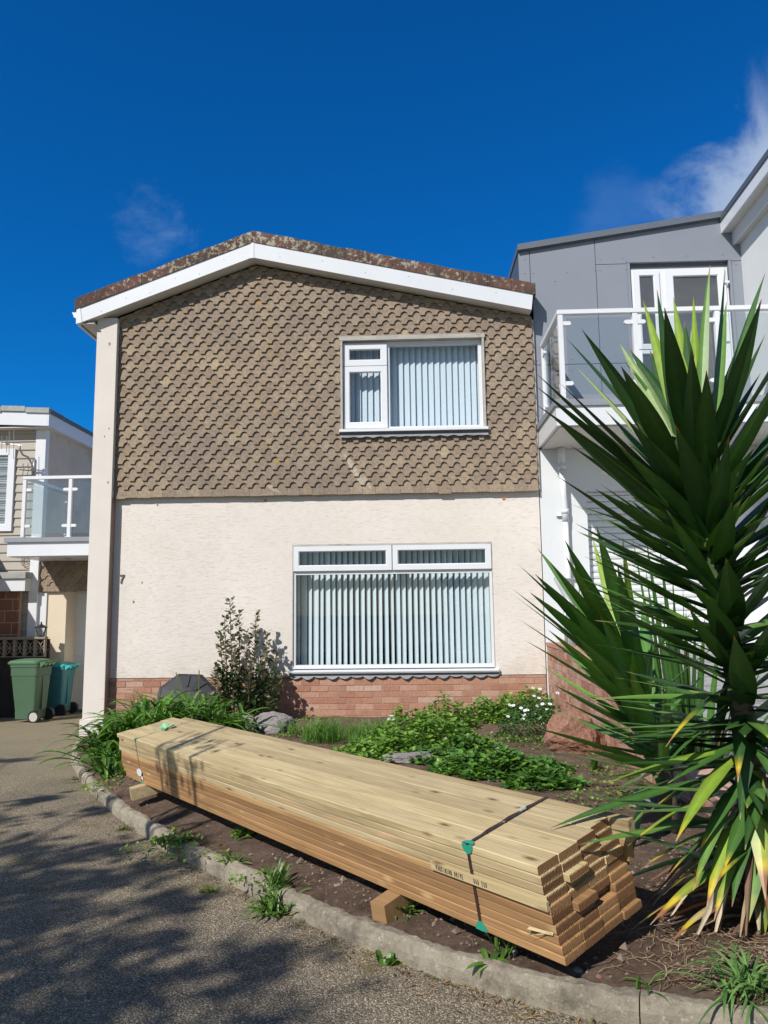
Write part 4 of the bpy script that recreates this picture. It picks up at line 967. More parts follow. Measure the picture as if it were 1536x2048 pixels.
# ---------------------------------------------------------------- the timber pack
SP = Vector((.5528, 2.4758, .3274))
SU = Vector((-.62603906, .77966187, -.01422909)); SVv = Vector((.7664654, .61859691, .17282547)); SW = Vector((-.1435475, -.09728939, .98484968))
pack = thing('timber_pack', 'long strapped pack of pale and brown treated decking boards lying across the bed', 'timber pack', SP)
SM = Matrix(((SU.x, SVv.x, SW.x, 0), (SU.y, SVv.y, SW.y, 0), (SU.z, SVv.z, SW.z, 0), (0, 0, 0, 1)))
def build_pack():
    rnd = random.Random(21); H = .299; NL = 10; lh = H / NL; bw = .1073; th = lh - .0012
    def board_mesh(name, flip, teeth, L, mats):
        m = MB(); wd = bw - .0025; pts = []
        nt_ = 13
        side = [(0.002, 0), ]
        low = []
        if teeth:
            for k in range(nt_):
                y = .003 + (wd - .006) * k / nt_; dy = (wd - .006) / nt_; low += [(y, 0), (y + dy * .45, 0), (y + dy * .55, .0068), (y + dy * .95, .0068)]
            low.append((wd - .003, 0))
        else: low = [(.004, 0), (wd - .004, 0)]
        up = [(wd, .003), (wd, th - .003), (wd - .003, th)] + ([(wd - .004 - (wd - .008) * (k + o_) / nt_, th - h_) for k in range(nt_) for o_, h_ in ((.1, 0), (.25, .006), (.6, .006), (.75, 0))] if teeth == 2 else []) + [(.003, th), (0, th - .003), (0, .003)]
        loop = low + up
        if flip: loop = [(y, th - z) for y, z in loop][::-1]
        seg = 10; rings = []
        bow = rnd.uniform(-.002, .002)
        for k in range(seg + 1):
            x = L * k / seg; b_ = bow * math.sin(math.pi * k / seg); rings.append([m.vert((x, y + b_, z)) for y, z in loop])
        n_ = len(loop)
        for a, b in zip(rings, rings[1:]):
            for k in range(n_): m.face((a[k], b[k], b[(k + 1) % n_], a[(k + 1) % n_]), 0)
        m.face(rings[0], 1); m.face(rings[-1][::-1], 1)
        return m
    for i in range(NL):
        for j in range(4):
            top = i == NL - 1; L = 3.87 + rnd.uniform(-.02, .03)
            u0 = .055 * (i / 9) + rnd.uniform(-.006, .007)
            if j == 0: u0 = .055 * (i / 9) + rnd.uniform(-.003, .004)
            if (i, j) in ((7, 1), (4, 1)): u0 -= .022
            if (i, j) in ((9, 3), (8, 3), (3, 2)): u0 += .022
            pale = i >= 6 or (i == 5 and j > 0); mt = wood_p if pale else (wood_m if i in (5,) else wood_b)
            if i == 7 and j == 0: mt = wood_p
            m = board_mesh('board', False, 1 if top else 2, L, None)
            mw = SM @ Matrix.Translation((u0, j * bw + rnd.uniform(-.0012, .0012) * (0 if top else 1), i * lh)) @ Matrix.Rotation(rnd.uniform(-.0003, .0003), 4, 'Z')
            m.build('board', [mt, endm], pack, mw=mw)
    # square post along the back edge
    m = MB(); m.box((.0, .431, .222), (3.80, .468, .2975)); o = m.build('post', wood_p, pack, mw=SM)
    m = MB(); m.box((.02, .432, .15), (3.7, .466, .221)); o = m.build('post', wood_m, pack, mw=SM)
    # straps
    strapm = basic('brown_steel_strap', (.045, .022, .02), .45, .2, 20)
    twine = basic('dark_twine', (.05, .045, .035), .7, .2, 20)
    greenp = basic('green_corner_plastic', (.02, .30, .20), .4, .05, 5)
    def strap(u_f, u_b, wd, mt, ub):
        m = MB(); k = 30; e = .0025
        path = [(u_f + (ub - u_f), -e, 0 - e)]
        path = [(ub, -e, -.003), ((ub + u_f) / 2, -e, H / 2), (u_f, -e, H + e)] + [(u_f + (u_b - u_f) * t, (.470) * t, H + e + .006 * math.sin(math.pi * t)) for t in [q / 12 for q in range(1, 12)]] + [(u_b, .4705, H + e), (u_b, .472, 0)]
        rl = []
        for q, p in enumerate(path):
            tw = .25 * math.sin(q * 2.1) if 3 < q < 13 else 0
            rl.append((m.vert((p[0] - wd / 2, p[1], p[2] + tw * wd * .5)), m.vert((p[0] + wd / 2, p[1], p[2] - tw * wd * .5 + .0003))))
        for a, b in zip(rl, rl[1:]): m.face((a[0], a[1], b[1], b[0]))
        o = m.build('strap', mt, pack, mw=SM); return o
    s1 = strap(.369, .385, .0145, strapm, .362); s2 = strap(3.573, 3.60, .006, twine, 3.56)
    def guard(u, z, par, sgn, r_=.026):
        m = MB(); n_ = 10
        for nrm in (0, 1):
            if nrm == 1 and sgn < 0: continue
            c = [m.vert((u + r_ * math.cos(math.pi * q / n_), (-.0045 if nrm == 0 else r_ * .9 * math.sin(math.pi * q / n_)), (z - sgn * r_ * 1.25 * math.sin(math.pi * q / n_) if nrm == 0 else z + .0045))) for q in range(n_ + 1)]
            c2 = [m.vert((u + r_ * math.cos(math.pi * q / n_), (-.0015 if nrm == 0 else r_ * .9 * math.sin(math.pi * q / n_)), (z - sgn * r_ * 1.25 * math.sin(math.pi * q / n_) if nrm == 0 else z + .0015))) for q in range(n_ + 1)]
            m.face(c); m.face(c2[::-1]); [m.face((c[q], c[q + 1], c2[q + 1], c2[q])) for q in range(n_)]
        o = m.build('corner_guard', greenp, par, mw=Matrix.Identity(4)); return o
    guard(.369, H + .001, s1, 1); guard(.362, .001, s1, -1); guard(3.573, H + .001, s2, 1, .015); guard(3.56, 0, s2, -1, .015)
    # strap buckle, tags
    m = MB(); m.box((.373, .30, H + .008), (.391, .33, H + .013)); m.build('strap_buckle', basic('buckle_metal', (.6, .62, .65), .35, .05, 5, metal=.4), s1, mw=Matrix.Identity(4))
    m = MB(); rnd2 = random.Random(3); c = (3.585, .235, H + .006)
    for q in range(7):
        a = rnd2.uniform(0, 6.28); p = [(c[0] + math.cos(a + d) * r_, c[1] + math.sin(a + d) * r_, c[2] + z_) for d, r_, z_ in ((0, 0, 0), (-.5, .045, .012), (0, .06, .04 * rnd2.random()), (.5, .045, .02))]
        m.poly(p)
    m.build('green_tag', basic('pale_green_tag', (.22, .62, .30), .5, .1, 10), s2, mw=Matrix.Identity(4))
    m = MB(); n_ = 14; cc = (3.562, -.012, .075); lp = [(cc[0] + .042 * math.cos(k * 2 * math.pi / n_), cc[2] + .026 * math.sin(k * 2 * math.pi / n_)) for k in range(n_)]
    m.prism(lp, lambda a, b: (a, -.011, b), lambda a, b: (a, -.006, b)); m.prism([(cc[0] - .02, .055), (cc[0] - .045, .05), (cc[0] - .05, .03), (cc[0] - .02, .035)], lambda a, b: (a, -.008, b), lambda a, b: (a, -.005, b))
    m.build('white_tag', upvc, s2, mw=Matrix.Identity(4))
    # marked batten on the front face
    m = MB(); m.box((.03, -.0125, .166), (.575, -.0005, .196)); lb = m.build('marked_batten', wood_p, pack, mw=SM)
    G = {'P': [[(0, 0), (0, 1)], [(-.15, 1), (.5, 1), (.6, .75), (.5, .5), (0, .5)]], 'A': [[(0, 0), (.3, 1), (.6, 0)], [(.12, .4), (.5, .4)]], 'R': [[(0, 0), (0, 1), (.5, .95), (.5, .6), (0, .5), (.6, 0)]],
         'K': [[(0, 0), (0, 1)], [(.5, 1), (0, .5), (.55, 0)]], 'I': [[(.25, 0), (.25, 1)]], 'N': [[(0, 0), (0, 1), (.5, 0), (.5, 1)]], 'S': [[(.5, 1), (.1, .9), (.05, .6), (.5, .45), (.5, .1), (0, 0)]],
         'O': [[(.25, 1), (0, .7), (0, .3), (.25, 0), (.5, .3), (.5, .7), (.25, 1)]], 'D': [[(0, 0), (0, 1), (.45, .8), (.5, .3), (0, 0)]], 'V': [[(0, 1), (.28, 0), (.5, 1)]], 'E': [[(.5, 1), (0, 1), (0, 0), (.5, 0)], [(0, .5), (.4, .5)]],
         '8': [[(.25, .5), (.03, .75), (.25, 1), (.47, .75), (.25, .5), (0, .25), (.25, 0), (.5, .25), (.25, .5)]], '6': [[(.4, 1), (.05, .5), (.1, .1), (.35, 0), (.48, .3), (.1, .45)]], '2': [[(0, .8), (.25, 1), (.48, .75), (0, 0), (.55, .02)]], '3': [[(0, .95), (.4, 1), (.45, .7), (.15, .55), (.5, .35), (.35, 0), (0, .08)]]}
    m = MB()
    def write(txt, u_s, u_e, z0, h, dz=0):
        n_ = len(txt); cw = (u_s - u_e) / n_
        for k, ch in enumerate(txt):
            for st in G.get(ch, []):
                pts = [(u_s - (k + p[0] * .78 + .05) * cw, z0 + p[1] * h + .0008 * math.sin(k * 2.2) - dz * k / n_) for p in st]
                for a, b in zip(pts, pts[1:]):
                    dx, dz_ = b[0] - a[0], b[1] - a[1]; l_ = math.hypot(dx, dz_) or 1; nx, nz_ = -dz_ / l_ * .0013, dx / l_ * .0013; ex, ez = dx / l_ * .0008, dz_ / l_ * .0008
                    m.poly([(a[0] - ex + nx, -.0131, a[1] - ez + nz_), (b[0] + ex + nx, -.0131, b[1] + ez + nz_), (b[0] + ex - nx, -.0131, b[1] + ez - nz_), (a[0] - ex - nx, -.0131, a[1] - ez - nz_)])
    write('PARKINSON DRIVE', .545, .400, .172, .017); m.build('handwritten_name', basic('black_ink', (.02, .02, .02), .7, .1, 10), lb, mw=Matrix.Identity(4)); m = MB(); write('868 238', .352, .285, .173, .016)
    m.build('handwritten_number', MATS['black_ink'], lb, mw=Matrix.Identity(4))
    # splinter strips on the front near end
    m = MB(); m.poly([(.03, -.002, .098), (.12, -.012, .094), (.125, -.02, .088), (.03, -.006, .090)]); m.poly([(.05, -.004, .093), (.11, -.03, .080), (.115, -.028, .074), (.05, -.004, .088)]); build_split(m, 'splinter', wood_p, pack, mw=SM)
    # bearers
    for (u, ext, lbl) in ((.80, -.092, 'short square timber bearer under the middle of the pack beside a grass tuft'), (3.50, -.10, 'short square timber bearer under the far end of the pack')):
        t = MB(); w_ = .078 if u < 1 else .075; t.box((0, 0, 0), (w_, .62, .082 if u < 1 else .075)); 
        p = SP + SU * u + SVv * ext - SW * (.0835 if u < 1 else .0765)
        mt = wood_m if u < 1 else wood_p
        o = t.build('timber_bearer', [mt], None, mw=Matrix.Translation(p) @ SM @ Matrix.Rotation(R(-7 if u < 1 else 10), 4, 'Z')); tag(o, lbl, 'bearer', 'timber bearers under the pack')
build_pack()
# ---------------------------------------------------------------- plants
def ribbon(m, pts, ws, side0, fold=.25, tipcol=None, col=None, twist=0, cols=None, mid=1.0):
    """pts centre line, ws half widths, side0 side vector; V-folded strip"""
    n = len(pts); rows = []
    for i, p in enumerate(pts):
        t = (pts[min(i + 1, n - 1)] - pts[max(i - 1, 0)]).normalized()
        s = side0 - t * side0.dot(t)
        if s.length < 1e-4: s = t.orthogonal()
        s.normalize(); nn = t.cross(s)
        if twist: a = twist * i / n; s, nn = s * math.cos(a) + nn * math.sin(a), nn * math.cos(a) - s * math.sin(a)
        w_ = ws[i]
        if cols: m.cur = cols[i]
        elif col: m.cur = col
        l_ = m.vert(p - s * w_ + nn * w_ * fold); c_ = m.cur; m.cur = tuple(x * mid for x in c_); o_ = m.vert(p); m.cur = c_; rows.append((l_, o_, m.vert(p + s * w_ + nn * w_ * fold)))
    for a, b in zip(rows, rows[1:]):
        m.face((a[0], a[1], b[1], b[0])); m.face((a[1], a[2], b[2], b[1]))
def bez(a, c, b, n): return [a * (1 - t) ** 2 + c * 2 * t * (1 - t) + b * t * t for t in [i / n for i in range(n + 1)]]
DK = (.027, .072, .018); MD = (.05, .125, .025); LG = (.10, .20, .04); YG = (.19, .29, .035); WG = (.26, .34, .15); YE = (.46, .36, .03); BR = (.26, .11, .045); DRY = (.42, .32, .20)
def yleaf_add(m, base, tip, wid, axis, col, rnd, bow=.04, browntip=0, fold=None, nseg=14, sidev=None, drop=0):
    L = (tip - base).length; d = (tip - base).normalized()
    s = sidev if sidev is not None else d.cross(axis)
    if s.length < .2: s = d.cross(Vector((rnd.uniform(-1, 1), rnd.uniform(-1, 1), .3)))
    s.normalize(); nrm = s.cross(d)
    a = rnd.uniform(-.35, .35); s = s * math.cos(a) + nrm * math.sin(a)
    ctrl = base.lerp(tip, .5) + nrm * (bow * L) + Vector((0, 0, drop * L))
    pts = bez(base, ctrl, tip, nseg); ws = []; cols = []
    for i in range(nseg + 1):
        t = i / nseg
        ws.append(wid / 2 * ((.55 + .45 * math.sin(t / .38 * math.pi / 2)) if t < .38 else max(0, math.cos((t - .38) / .62 * math.pi / 2)) ** 1.08) * .9 + .0006)
        c = col
        if browntip:
            if t > 1 - browntip * .45: c = BR if t < .95 else DRY
            elif t > 1 - browntip * .75: c = YE
            elif t > 1 - browntip * 1.3: c = tuple(x * .7 + y * .3 for x, y in zip(col, YE))
        elif t > .965: c = BR
        cols.append(c)
    ribbon(m, pts, ws, s, fold if fold is not None else rnd.uniform(.12, .4), cols=cols, mid=1.5)
def pxleaf(m, tip, base, Zb, L, wid, axis, col, rnd, toward=None, **kw):
    """leaf whose tip/base directions come from the photo and whose depth comes from its real length L"""
    B = depthpt(base[0], base[1], Zb); l = math.hypot(tip[0] - base[0], tip[1] - base[1]) * Zb / FPX
    o = math.sqrt(max(0, L * L - l * l)) * .8
    sg = toward if toward is not None else rnd.choice((-1, -1, 1))
    T = depthpt(tip[0], tip[1], max(.9, Zb + sg * o)); yleaf_add(m, B, T, wid, axis, col, rnd, **kw)
def big_yucca():
    rnd = random.Random(17)
    base = gnd(1520, 1835)
    stem = [Vector((base.x, base.y, base.z - .05)), depthpt(1516, 1700, 2.8), depthpt(1502, 1560, 2.8), depthpt(1488, 1440, 2.8), depthpt(1466, 1340, 2.78), depthpt(1440, 1200, 2.76), depthpt(1420, 1080, 2.75), depthpt(1404, 960, 2.74), depthpt(1398, 880, 2.74)]
    y = thing('yucca', 'tall dark green spiky yucca at the right edge in front of the glass balcony', 'yucca', base, 'yuccas in the bed')
    m = MB(); m.tube(stem[:5], [.07, .062, .055, .045, .034], 12); m.build('trunk', barkm, y, smooth=True)
    m = MB(); m.tube(stem[4:], [.034, .028, .024, .018, .012], 10); m.build('stem', stemgreen, y, smooth=True)
    m = MB(); ax = Vector((-.05, 0, 1)).normalized()
    W = .068
    for a in [  # tip, base, colour, half-toward flag, width
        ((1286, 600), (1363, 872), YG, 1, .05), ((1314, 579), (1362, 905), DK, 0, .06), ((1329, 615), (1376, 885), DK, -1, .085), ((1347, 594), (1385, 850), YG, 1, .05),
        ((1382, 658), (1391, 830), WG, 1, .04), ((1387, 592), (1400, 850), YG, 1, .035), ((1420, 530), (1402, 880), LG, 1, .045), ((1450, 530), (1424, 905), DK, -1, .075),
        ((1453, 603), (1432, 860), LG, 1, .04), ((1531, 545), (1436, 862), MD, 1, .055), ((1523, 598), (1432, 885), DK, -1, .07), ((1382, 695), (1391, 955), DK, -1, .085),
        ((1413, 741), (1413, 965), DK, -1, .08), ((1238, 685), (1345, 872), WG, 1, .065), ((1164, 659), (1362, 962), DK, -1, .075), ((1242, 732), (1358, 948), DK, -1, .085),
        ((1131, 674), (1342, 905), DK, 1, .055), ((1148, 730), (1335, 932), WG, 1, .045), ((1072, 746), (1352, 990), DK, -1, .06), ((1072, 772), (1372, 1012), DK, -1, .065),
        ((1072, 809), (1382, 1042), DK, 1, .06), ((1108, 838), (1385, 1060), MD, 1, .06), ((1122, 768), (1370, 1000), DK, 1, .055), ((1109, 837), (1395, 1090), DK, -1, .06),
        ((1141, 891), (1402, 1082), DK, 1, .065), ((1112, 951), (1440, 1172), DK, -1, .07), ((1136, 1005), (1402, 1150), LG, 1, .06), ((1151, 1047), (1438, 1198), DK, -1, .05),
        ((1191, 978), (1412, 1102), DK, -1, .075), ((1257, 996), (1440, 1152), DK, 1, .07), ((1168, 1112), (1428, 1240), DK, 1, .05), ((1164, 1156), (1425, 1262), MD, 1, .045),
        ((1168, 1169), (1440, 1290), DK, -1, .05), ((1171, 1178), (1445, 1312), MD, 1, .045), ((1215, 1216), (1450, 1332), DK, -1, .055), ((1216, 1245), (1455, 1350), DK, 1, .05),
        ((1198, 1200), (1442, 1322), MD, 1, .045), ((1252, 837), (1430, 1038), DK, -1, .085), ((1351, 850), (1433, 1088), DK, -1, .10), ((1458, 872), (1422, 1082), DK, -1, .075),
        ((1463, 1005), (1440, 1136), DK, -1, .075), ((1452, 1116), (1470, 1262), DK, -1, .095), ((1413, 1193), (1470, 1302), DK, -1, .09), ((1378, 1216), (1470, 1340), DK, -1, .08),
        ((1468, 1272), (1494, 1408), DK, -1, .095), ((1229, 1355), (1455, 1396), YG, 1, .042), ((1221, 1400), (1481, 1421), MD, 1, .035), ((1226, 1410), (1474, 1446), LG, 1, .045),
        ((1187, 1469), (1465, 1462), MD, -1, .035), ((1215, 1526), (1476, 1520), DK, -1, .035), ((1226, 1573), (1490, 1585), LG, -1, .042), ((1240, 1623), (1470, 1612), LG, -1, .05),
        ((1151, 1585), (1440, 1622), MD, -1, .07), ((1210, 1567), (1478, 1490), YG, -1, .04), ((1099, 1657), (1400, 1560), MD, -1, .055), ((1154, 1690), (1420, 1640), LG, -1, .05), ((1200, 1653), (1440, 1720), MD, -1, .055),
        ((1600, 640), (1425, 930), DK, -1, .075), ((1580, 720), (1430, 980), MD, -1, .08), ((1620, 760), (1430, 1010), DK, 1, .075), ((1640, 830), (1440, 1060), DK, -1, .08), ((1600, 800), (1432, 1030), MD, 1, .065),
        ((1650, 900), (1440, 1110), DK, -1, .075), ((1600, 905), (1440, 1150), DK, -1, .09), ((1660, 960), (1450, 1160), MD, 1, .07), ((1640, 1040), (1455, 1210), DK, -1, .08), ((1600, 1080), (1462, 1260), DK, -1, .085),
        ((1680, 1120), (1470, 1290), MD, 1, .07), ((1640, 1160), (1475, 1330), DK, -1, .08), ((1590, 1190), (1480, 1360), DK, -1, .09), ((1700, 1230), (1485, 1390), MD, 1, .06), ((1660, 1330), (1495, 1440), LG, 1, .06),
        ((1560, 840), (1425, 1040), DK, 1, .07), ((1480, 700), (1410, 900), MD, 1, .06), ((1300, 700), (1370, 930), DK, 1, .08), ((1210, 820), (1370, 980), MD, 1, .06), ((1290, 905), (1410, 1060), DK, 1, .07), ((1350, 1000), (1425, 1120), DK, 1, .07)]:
        tp, bs, c, tw, wd = a
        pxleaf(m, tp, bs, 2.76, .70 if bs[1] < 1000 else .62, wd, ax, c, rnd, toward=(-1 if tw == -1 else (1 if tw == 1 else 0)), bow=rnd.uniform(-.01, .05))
    # leaves on the far side and off to the right
    for k in range(60):
        t = rnd.random(); q = 4 + t * 4; i = int(min(q, 7)); b = stem[i].lerp(stem[i + 1], q - i); az = rnd.uniform(-.6, 2.4)
        el = .05 + t * 1.1 + rnd.uniform(-.15, .15); d = Vector((math.cos(az) * math.cos(el), math.sin(az) * math.cos(el), math.sin(el)))
        yleaf_add(m, b, b + d * rnd.uniform(.5, .68), rnd.uniform(.055, .08), ax, rnd.choice((DK, DK, MD)), rnd, bow=.03)
    # dense leaves all down the stem towards the viewer and to the left
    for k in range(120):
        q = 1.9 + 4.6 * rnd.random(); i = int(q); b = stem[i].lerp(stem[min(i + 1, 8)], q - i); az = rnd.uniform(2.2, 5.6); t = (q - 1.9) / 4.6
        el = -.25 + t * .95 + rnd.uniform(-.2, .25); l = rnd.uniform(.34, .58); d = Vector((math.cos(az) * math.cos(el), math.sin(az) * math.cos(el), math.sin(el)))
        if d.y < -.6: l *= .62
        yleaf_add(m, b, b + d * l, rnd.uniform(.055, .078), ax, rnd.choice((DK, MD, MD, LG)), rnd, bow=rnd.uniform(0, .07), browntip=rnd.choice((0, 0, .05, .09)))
    m.build('leaves', yleaf, y)
    # hanging lower leaves with yellow and brown ends
    m = MB()
    for tp, bs, L, wd, c, bt in [((1351, 1684), (1470, 1510), .52, .075, YG, .14), ((1255, 1692), (1462, 1582), .52, .06, YG, .2), ((1243, 1782), (1285, 1600), .38, .06, LG, .04), ((1195, 1786), (1480, 1700), .55, .05, LG, .06),
        ((1386, 1782), (1465, 1590), .45, .05, LG, .16), ((1413, 1815), (1470, 1640), .40, .055, YG, .3), ((1428, 1842), (1488, 1660), .42, .05, LG, .22), ((1448, 1740), (1510, 1590), .35, .07, MD, .12),
        ((1486, 1878), (1530, 1690), .42, .055, LG, .28), ((1531, 1800), (1508, 1540), .58, .085, YG, .32), ((1515, 1950), (1545, 1700), .48, .055, LG, .3), ((1260, 1862), (1440, 1765), .42, .035, BR, .3), ((1339, 1890), (1450, 1800), .36, .03, DRY, .5),
        ((1300, 1850), (1470, 1720), .45, .04, LG, .4), ((1565, 1900), (1540, 1660), .5, .06, LG, .3), ((1280, 1740), (1470, 1650), .45, .05, LG, .3), ((1330, 1760), (1480, 1620), .42, .05, MD, .2), ((1200, 1700), (1450, 1640), .5, .05, MD, .1),
        ((1480, 1640), (1500, 1450), .4, .07, DK, .05), ((1490, 1700), (1520, 1560), .35, .06, DK, .05), ((1400, 1700), (1485, 1560), .35, .06, MD, .15), ((1370, 1640), (1480, 1540), .35, .05, MD, .1), ((1540, 1480), (1500, 1440), .4, .06, LG, .1)]:
        pxleaf(m, tp, bs, 2.74, L, wd, ax, c, rnd, toward=-1, bow=.02, browntip=bt, drop=.10, fold=.12)
    for k in range(26):
        q = rnd.uniform(1, 4); i = int(min(q, 3)); b = stem[i].lerp(stem[i + 1], q - i); az = rnd.uniform(0, 6.28); el = rnd.uniform(-1.0, .1)
        d = Vector((math.cos(az) * math.cos(el), math.sin(az) * math.cos(el), math.sin(el))); yleaf_add(m, b, b + d * rnd.uniform(.35, .5), rnd.uniform(.045, .06), ax, rnd.choice((DK, MD, LG)), rnd, browntip=rnd.choice((0, .2, .3)), drop=.1)
    m.build('hanging_leaves', yleaf, y)
    m = MB()
    for k in range(90):
        b = stem[0].lerp(stem[2], rnd.random()); az = rnd.uniform(0, 6.28); r_ = rnd.uniform(.2, .46); ex, ey = b.x + math.cos(az) * r_, b.y + math.sin(az) * r_
        if kdist(ex, ey) < .12: continue
        e = Vector((ex, ey, bed_z(ex, ey) + rnd.uniform(.005, .04))); m.cur = rnd.choice((DRY, BR, (.5, .42, .3), (.2, .12, .08)))
        pts = bez(b, b.lerp(e, .5) + Vector((0, 0, .05)), e, 6); ribbon(m, pts, [.004 + .009 * math.sin(i / 6 * 3.1) for i in range(7)], Vector((-math.sin(az), math.cos(az), .2)), .5, twist=rnd.uniform(-2, 2))
    m.build('dead_leaves', dryleaf, y)
big_yucca()
def small_yucca():
    rnd = random.Random(5); base = gnd(1345, 1660); Z = (base - CAMP).dot(FW)
    y = thing('yucca', 'smaller bright green yucca behind the tall one, its leaves fanning left across the white wall', 'yucca', base, 'yuccas in the bed')
    stem = [base + Vector((0, 0, -.05)), depthpt(1335, 1590, Z), depthpt(1318, 1520, Z), depthpt(1290, 1430, Z), depthpt(1262, 1340, Z)]
    m = MB(); m.tube(stem[:4], [.05, .045, .04, .03], 10); m.build('trunk', barkm, y, smooth=True)
    m = MB(); ax = Vector((-.25, 0, 1)).normalized(); G1 = (.075, .19, .035); G2 = (.14, .29, .05); DK, MD = (.04, .105, .022), (.06, .155, .03)
    for tp, bs, c, wd in [((1075, 1097), (1225, 1292), MD, .06), ((1129, 1079), (1240, 1284), G1, .065), ((1040, 1132), (1248, 1330), DK, .045), ((1070, 1148), (1250, 1330), MD, .08), ((1025, 1178), (1262, 1370), G1, .07), ((1027, 1190), (1265, 1380), DK, .05),
        ((1037, 1238), (1270, 1400), MD, .05), ((1047, 1279), (1285, 1425), G1, .08), ((1185, 1075), (1245, 1290), YG, .04), ((1193, 1052), (1262, 1300), MD, .065), ((1131, 1112), (1235, 1290), LG, .06), ((1245, 1075), (1275, 1320), YG, .035),
        ((1097, 1260), (1270, 1410), G2, .05), ((1104, 1368), (1290, 1465), MD, .085), ((1064, 1408), (1300, 1490), G2, .04), ((1064, 1454), (1300, 1525), G1, .06), ((1160, 1330), (1300, 1440), MD, .07), ((1140, 1210), (1262, 1360), G1, .08), ((1180, 1180), (1270, 1350), G1, .075), ((1210, 1150), (1275, 1340), G2, .07),
        ((1240, 1180), (1285, 1380), MD, .08), ((1260, 1240), (1300, 1440), MD, .08), ((1215, 1290), (1300, 1460), G1, .075), ((1225, 1390), (1315, 1510), G1, .07), ((1170, 1500), (1320, 1540), MD, .06), ((1285, 1210), (1300, 1420), G1, .07), ((1300, 1300), (1310, 1480), MD, .075), ((1150, 1440), (1310, 1500), MD, .05),
        ((1205, 1620), (1335, 1560), MD, .05), ((1230, 1580), (1335, 1530), G1, .06), ((1180, 1560), (1330, 1540), G1, .05),
        ((1100, 1125), (1240, 1300), G1, .06), ((1155, 1130), (1250, 1300), G2, .06), ((1060, 1185), (1255, 1350), G1, .065), ((1090, 1230), (1268, 1385), MD, .07), ((1120, 1290), (1275, 1420), G1, .07), ((1080, 1330), (1285, 1450), G2, .06), ((1150, 1270), (1275, 1400), MD, .08), ((1200, 1230), (1285, 1400), G1, .07), ((1235, 1130), (1278, 1330), G1, .06), ((1220, 1330), (1300, 1480), G1, .08), ((1260, 1330), (1308, 1490), G2, .07), ((1190, 1430), (1305, 1510), G1, .07), ((1120, 1400), (1300, 1490), MD, .07), ((1270, 1420), (1320, 1560), G1, .07), ((1165, 1185), (1258, 1330), G1, .07), ((1330, 1380), (1325, 1540), G2, .06), ((1080, 1500), (1320, 1550), G1, .05)]:
        pxleaf(m, tp, bs, Z - .05, .78, wd * 1.3, ax, c, rnd, toward=rnd.choice((-1, 1)), bow=.03)
    for k in range(26):
        q = rnd.uniform(1, 4); i = int(min(q, 3)); b = stem[i].lerp(stem[i + 1], q - i); az = rnd.uniform(0, 6.28); el = rnd.uniform(.2, 1.3)
        d = Vector((math.cos(az) * math.cos(el), math.sin(az) * math.cos(el), math.sin(el))); yleaf_add(m, b, b + d * rnd.uniform(.4, .6), rnd.uniform(.05, .07), ax, rnd.choice((DK, MD, G1)), rnd)
    m.build('leaves', yleaf, y)
    # darker cluster of upright leaves behind
    base = gnd(1400, 1590); Z = (base - CAMP).dot(FW)
    y = thing('yucca', 'dark cluster of narrow upright yucca shoots half hidden behind the tall yucca stem', 'yucca', base, 'yuccas in the bed')
    m = MB()
    for k, (px, py) in enumerate([(1262, 1060), (1290, 1062), (1318, 1080), (1340, 1100), (1300, 1180), (1365, 1140), (1325, 1225), (1390, 1190), (1410, 1230), (1350, 1250), (1280, 1250), (1440, 1260), (1375, 1300), (1500, 1270), (1530, 1320), (1470, 1330), (1310, 1340), (1560, 1400), (1400, 1400), (1345, 1170), (1372, 1220), (1290, 1130)]):
        bx = 1350 + (px - 1262) * .32 + rnd.uniform(-14, 14); pxleaf(m, (px, py), (bx, 1575), Z, .75, rnd.uniform(.045, .065), Vector((0, 0, 1)), rnd.choice((DK, DK, MD)), rnd, toward=rnd.choice((-.3, .3)), bow=.02)
    m.build('leaves', yleaf, y)
    m = MB(); 
    for dx in (-.09, .03, .14): m.tube([base + Vector((dx, 0, -.05)), base + Vector((dx * 1.2, .02, .32)), base + Vector((dx * 1.3, .02, .6))], [.03, .028, .02], 9)
    m.build('trunk', barkm, y, smooth=True)
small_yucca()
def strap_clump(name, label, cat, base, n, L, wid, cols, seed, spread=1.0, parent_group=None, rad=.05, arch=.5, mt=None, ground=None, elev=(.5, 1.45), squash=None):
    rnd = random.Random(seed); m = MB(); base = Vector(base)
    for k in range(n):
        az = rnd.uniform(0, 6.283); el = rnd.uniform(*elev); l = L * rnd.uniform(.6, 1.1); r0 = rad * math.sqrt(rnd.random()); a2 = rnd.uniform(0, 6.28)
        b = base + Vector((math.cos(a2) * r0, math.sin(a2) * r0, 0))
        if ground: b.z = ground(b.x, b.y) - .01
        h = Vector((math.cos(az), math.sin(az), 0)); d0 = h * math.cos(el) + Vector((0, 0, math.sin(el)))
        c = b + d0 * l * .6; e = b + h * (l * (math.cos(el) * .6 + arch * .6)) * spread + Vector((0, 0, l * (math.sin(el) * .75 - arch * rnd.uniform(.3, .75))))
        if ground: e.z = max(e.z, ground(e.x, e.y) + .01)
        c0 = rnd.choice(cols); j = rnd.uniform(.8, 1.2); ns = 7
        ribbon(m, bez(b, c, e, ns), [wid / 2 * (min(1, .6 + t * 2) * (1 if t < .55 else ((1 - t) / .45) ** .7)) + .0004 for t in [i / ns for i in range(ns + 1)]], Vector((-h.y, h.x, 0)), .3, col=tuple(x * j for x in c0), twist=rnd.uniform(-.6, .6))
    o = m.build(name, mt or leafm); fixorigin(o, base); tag(o, label, cat, parent_group); return o
GR = [(.055, .14, .022), (.08, .19, .03), (.10, .23, .035), (.04, .10, .02)]
bz = lambda x, y: bed_z(x, y, False)
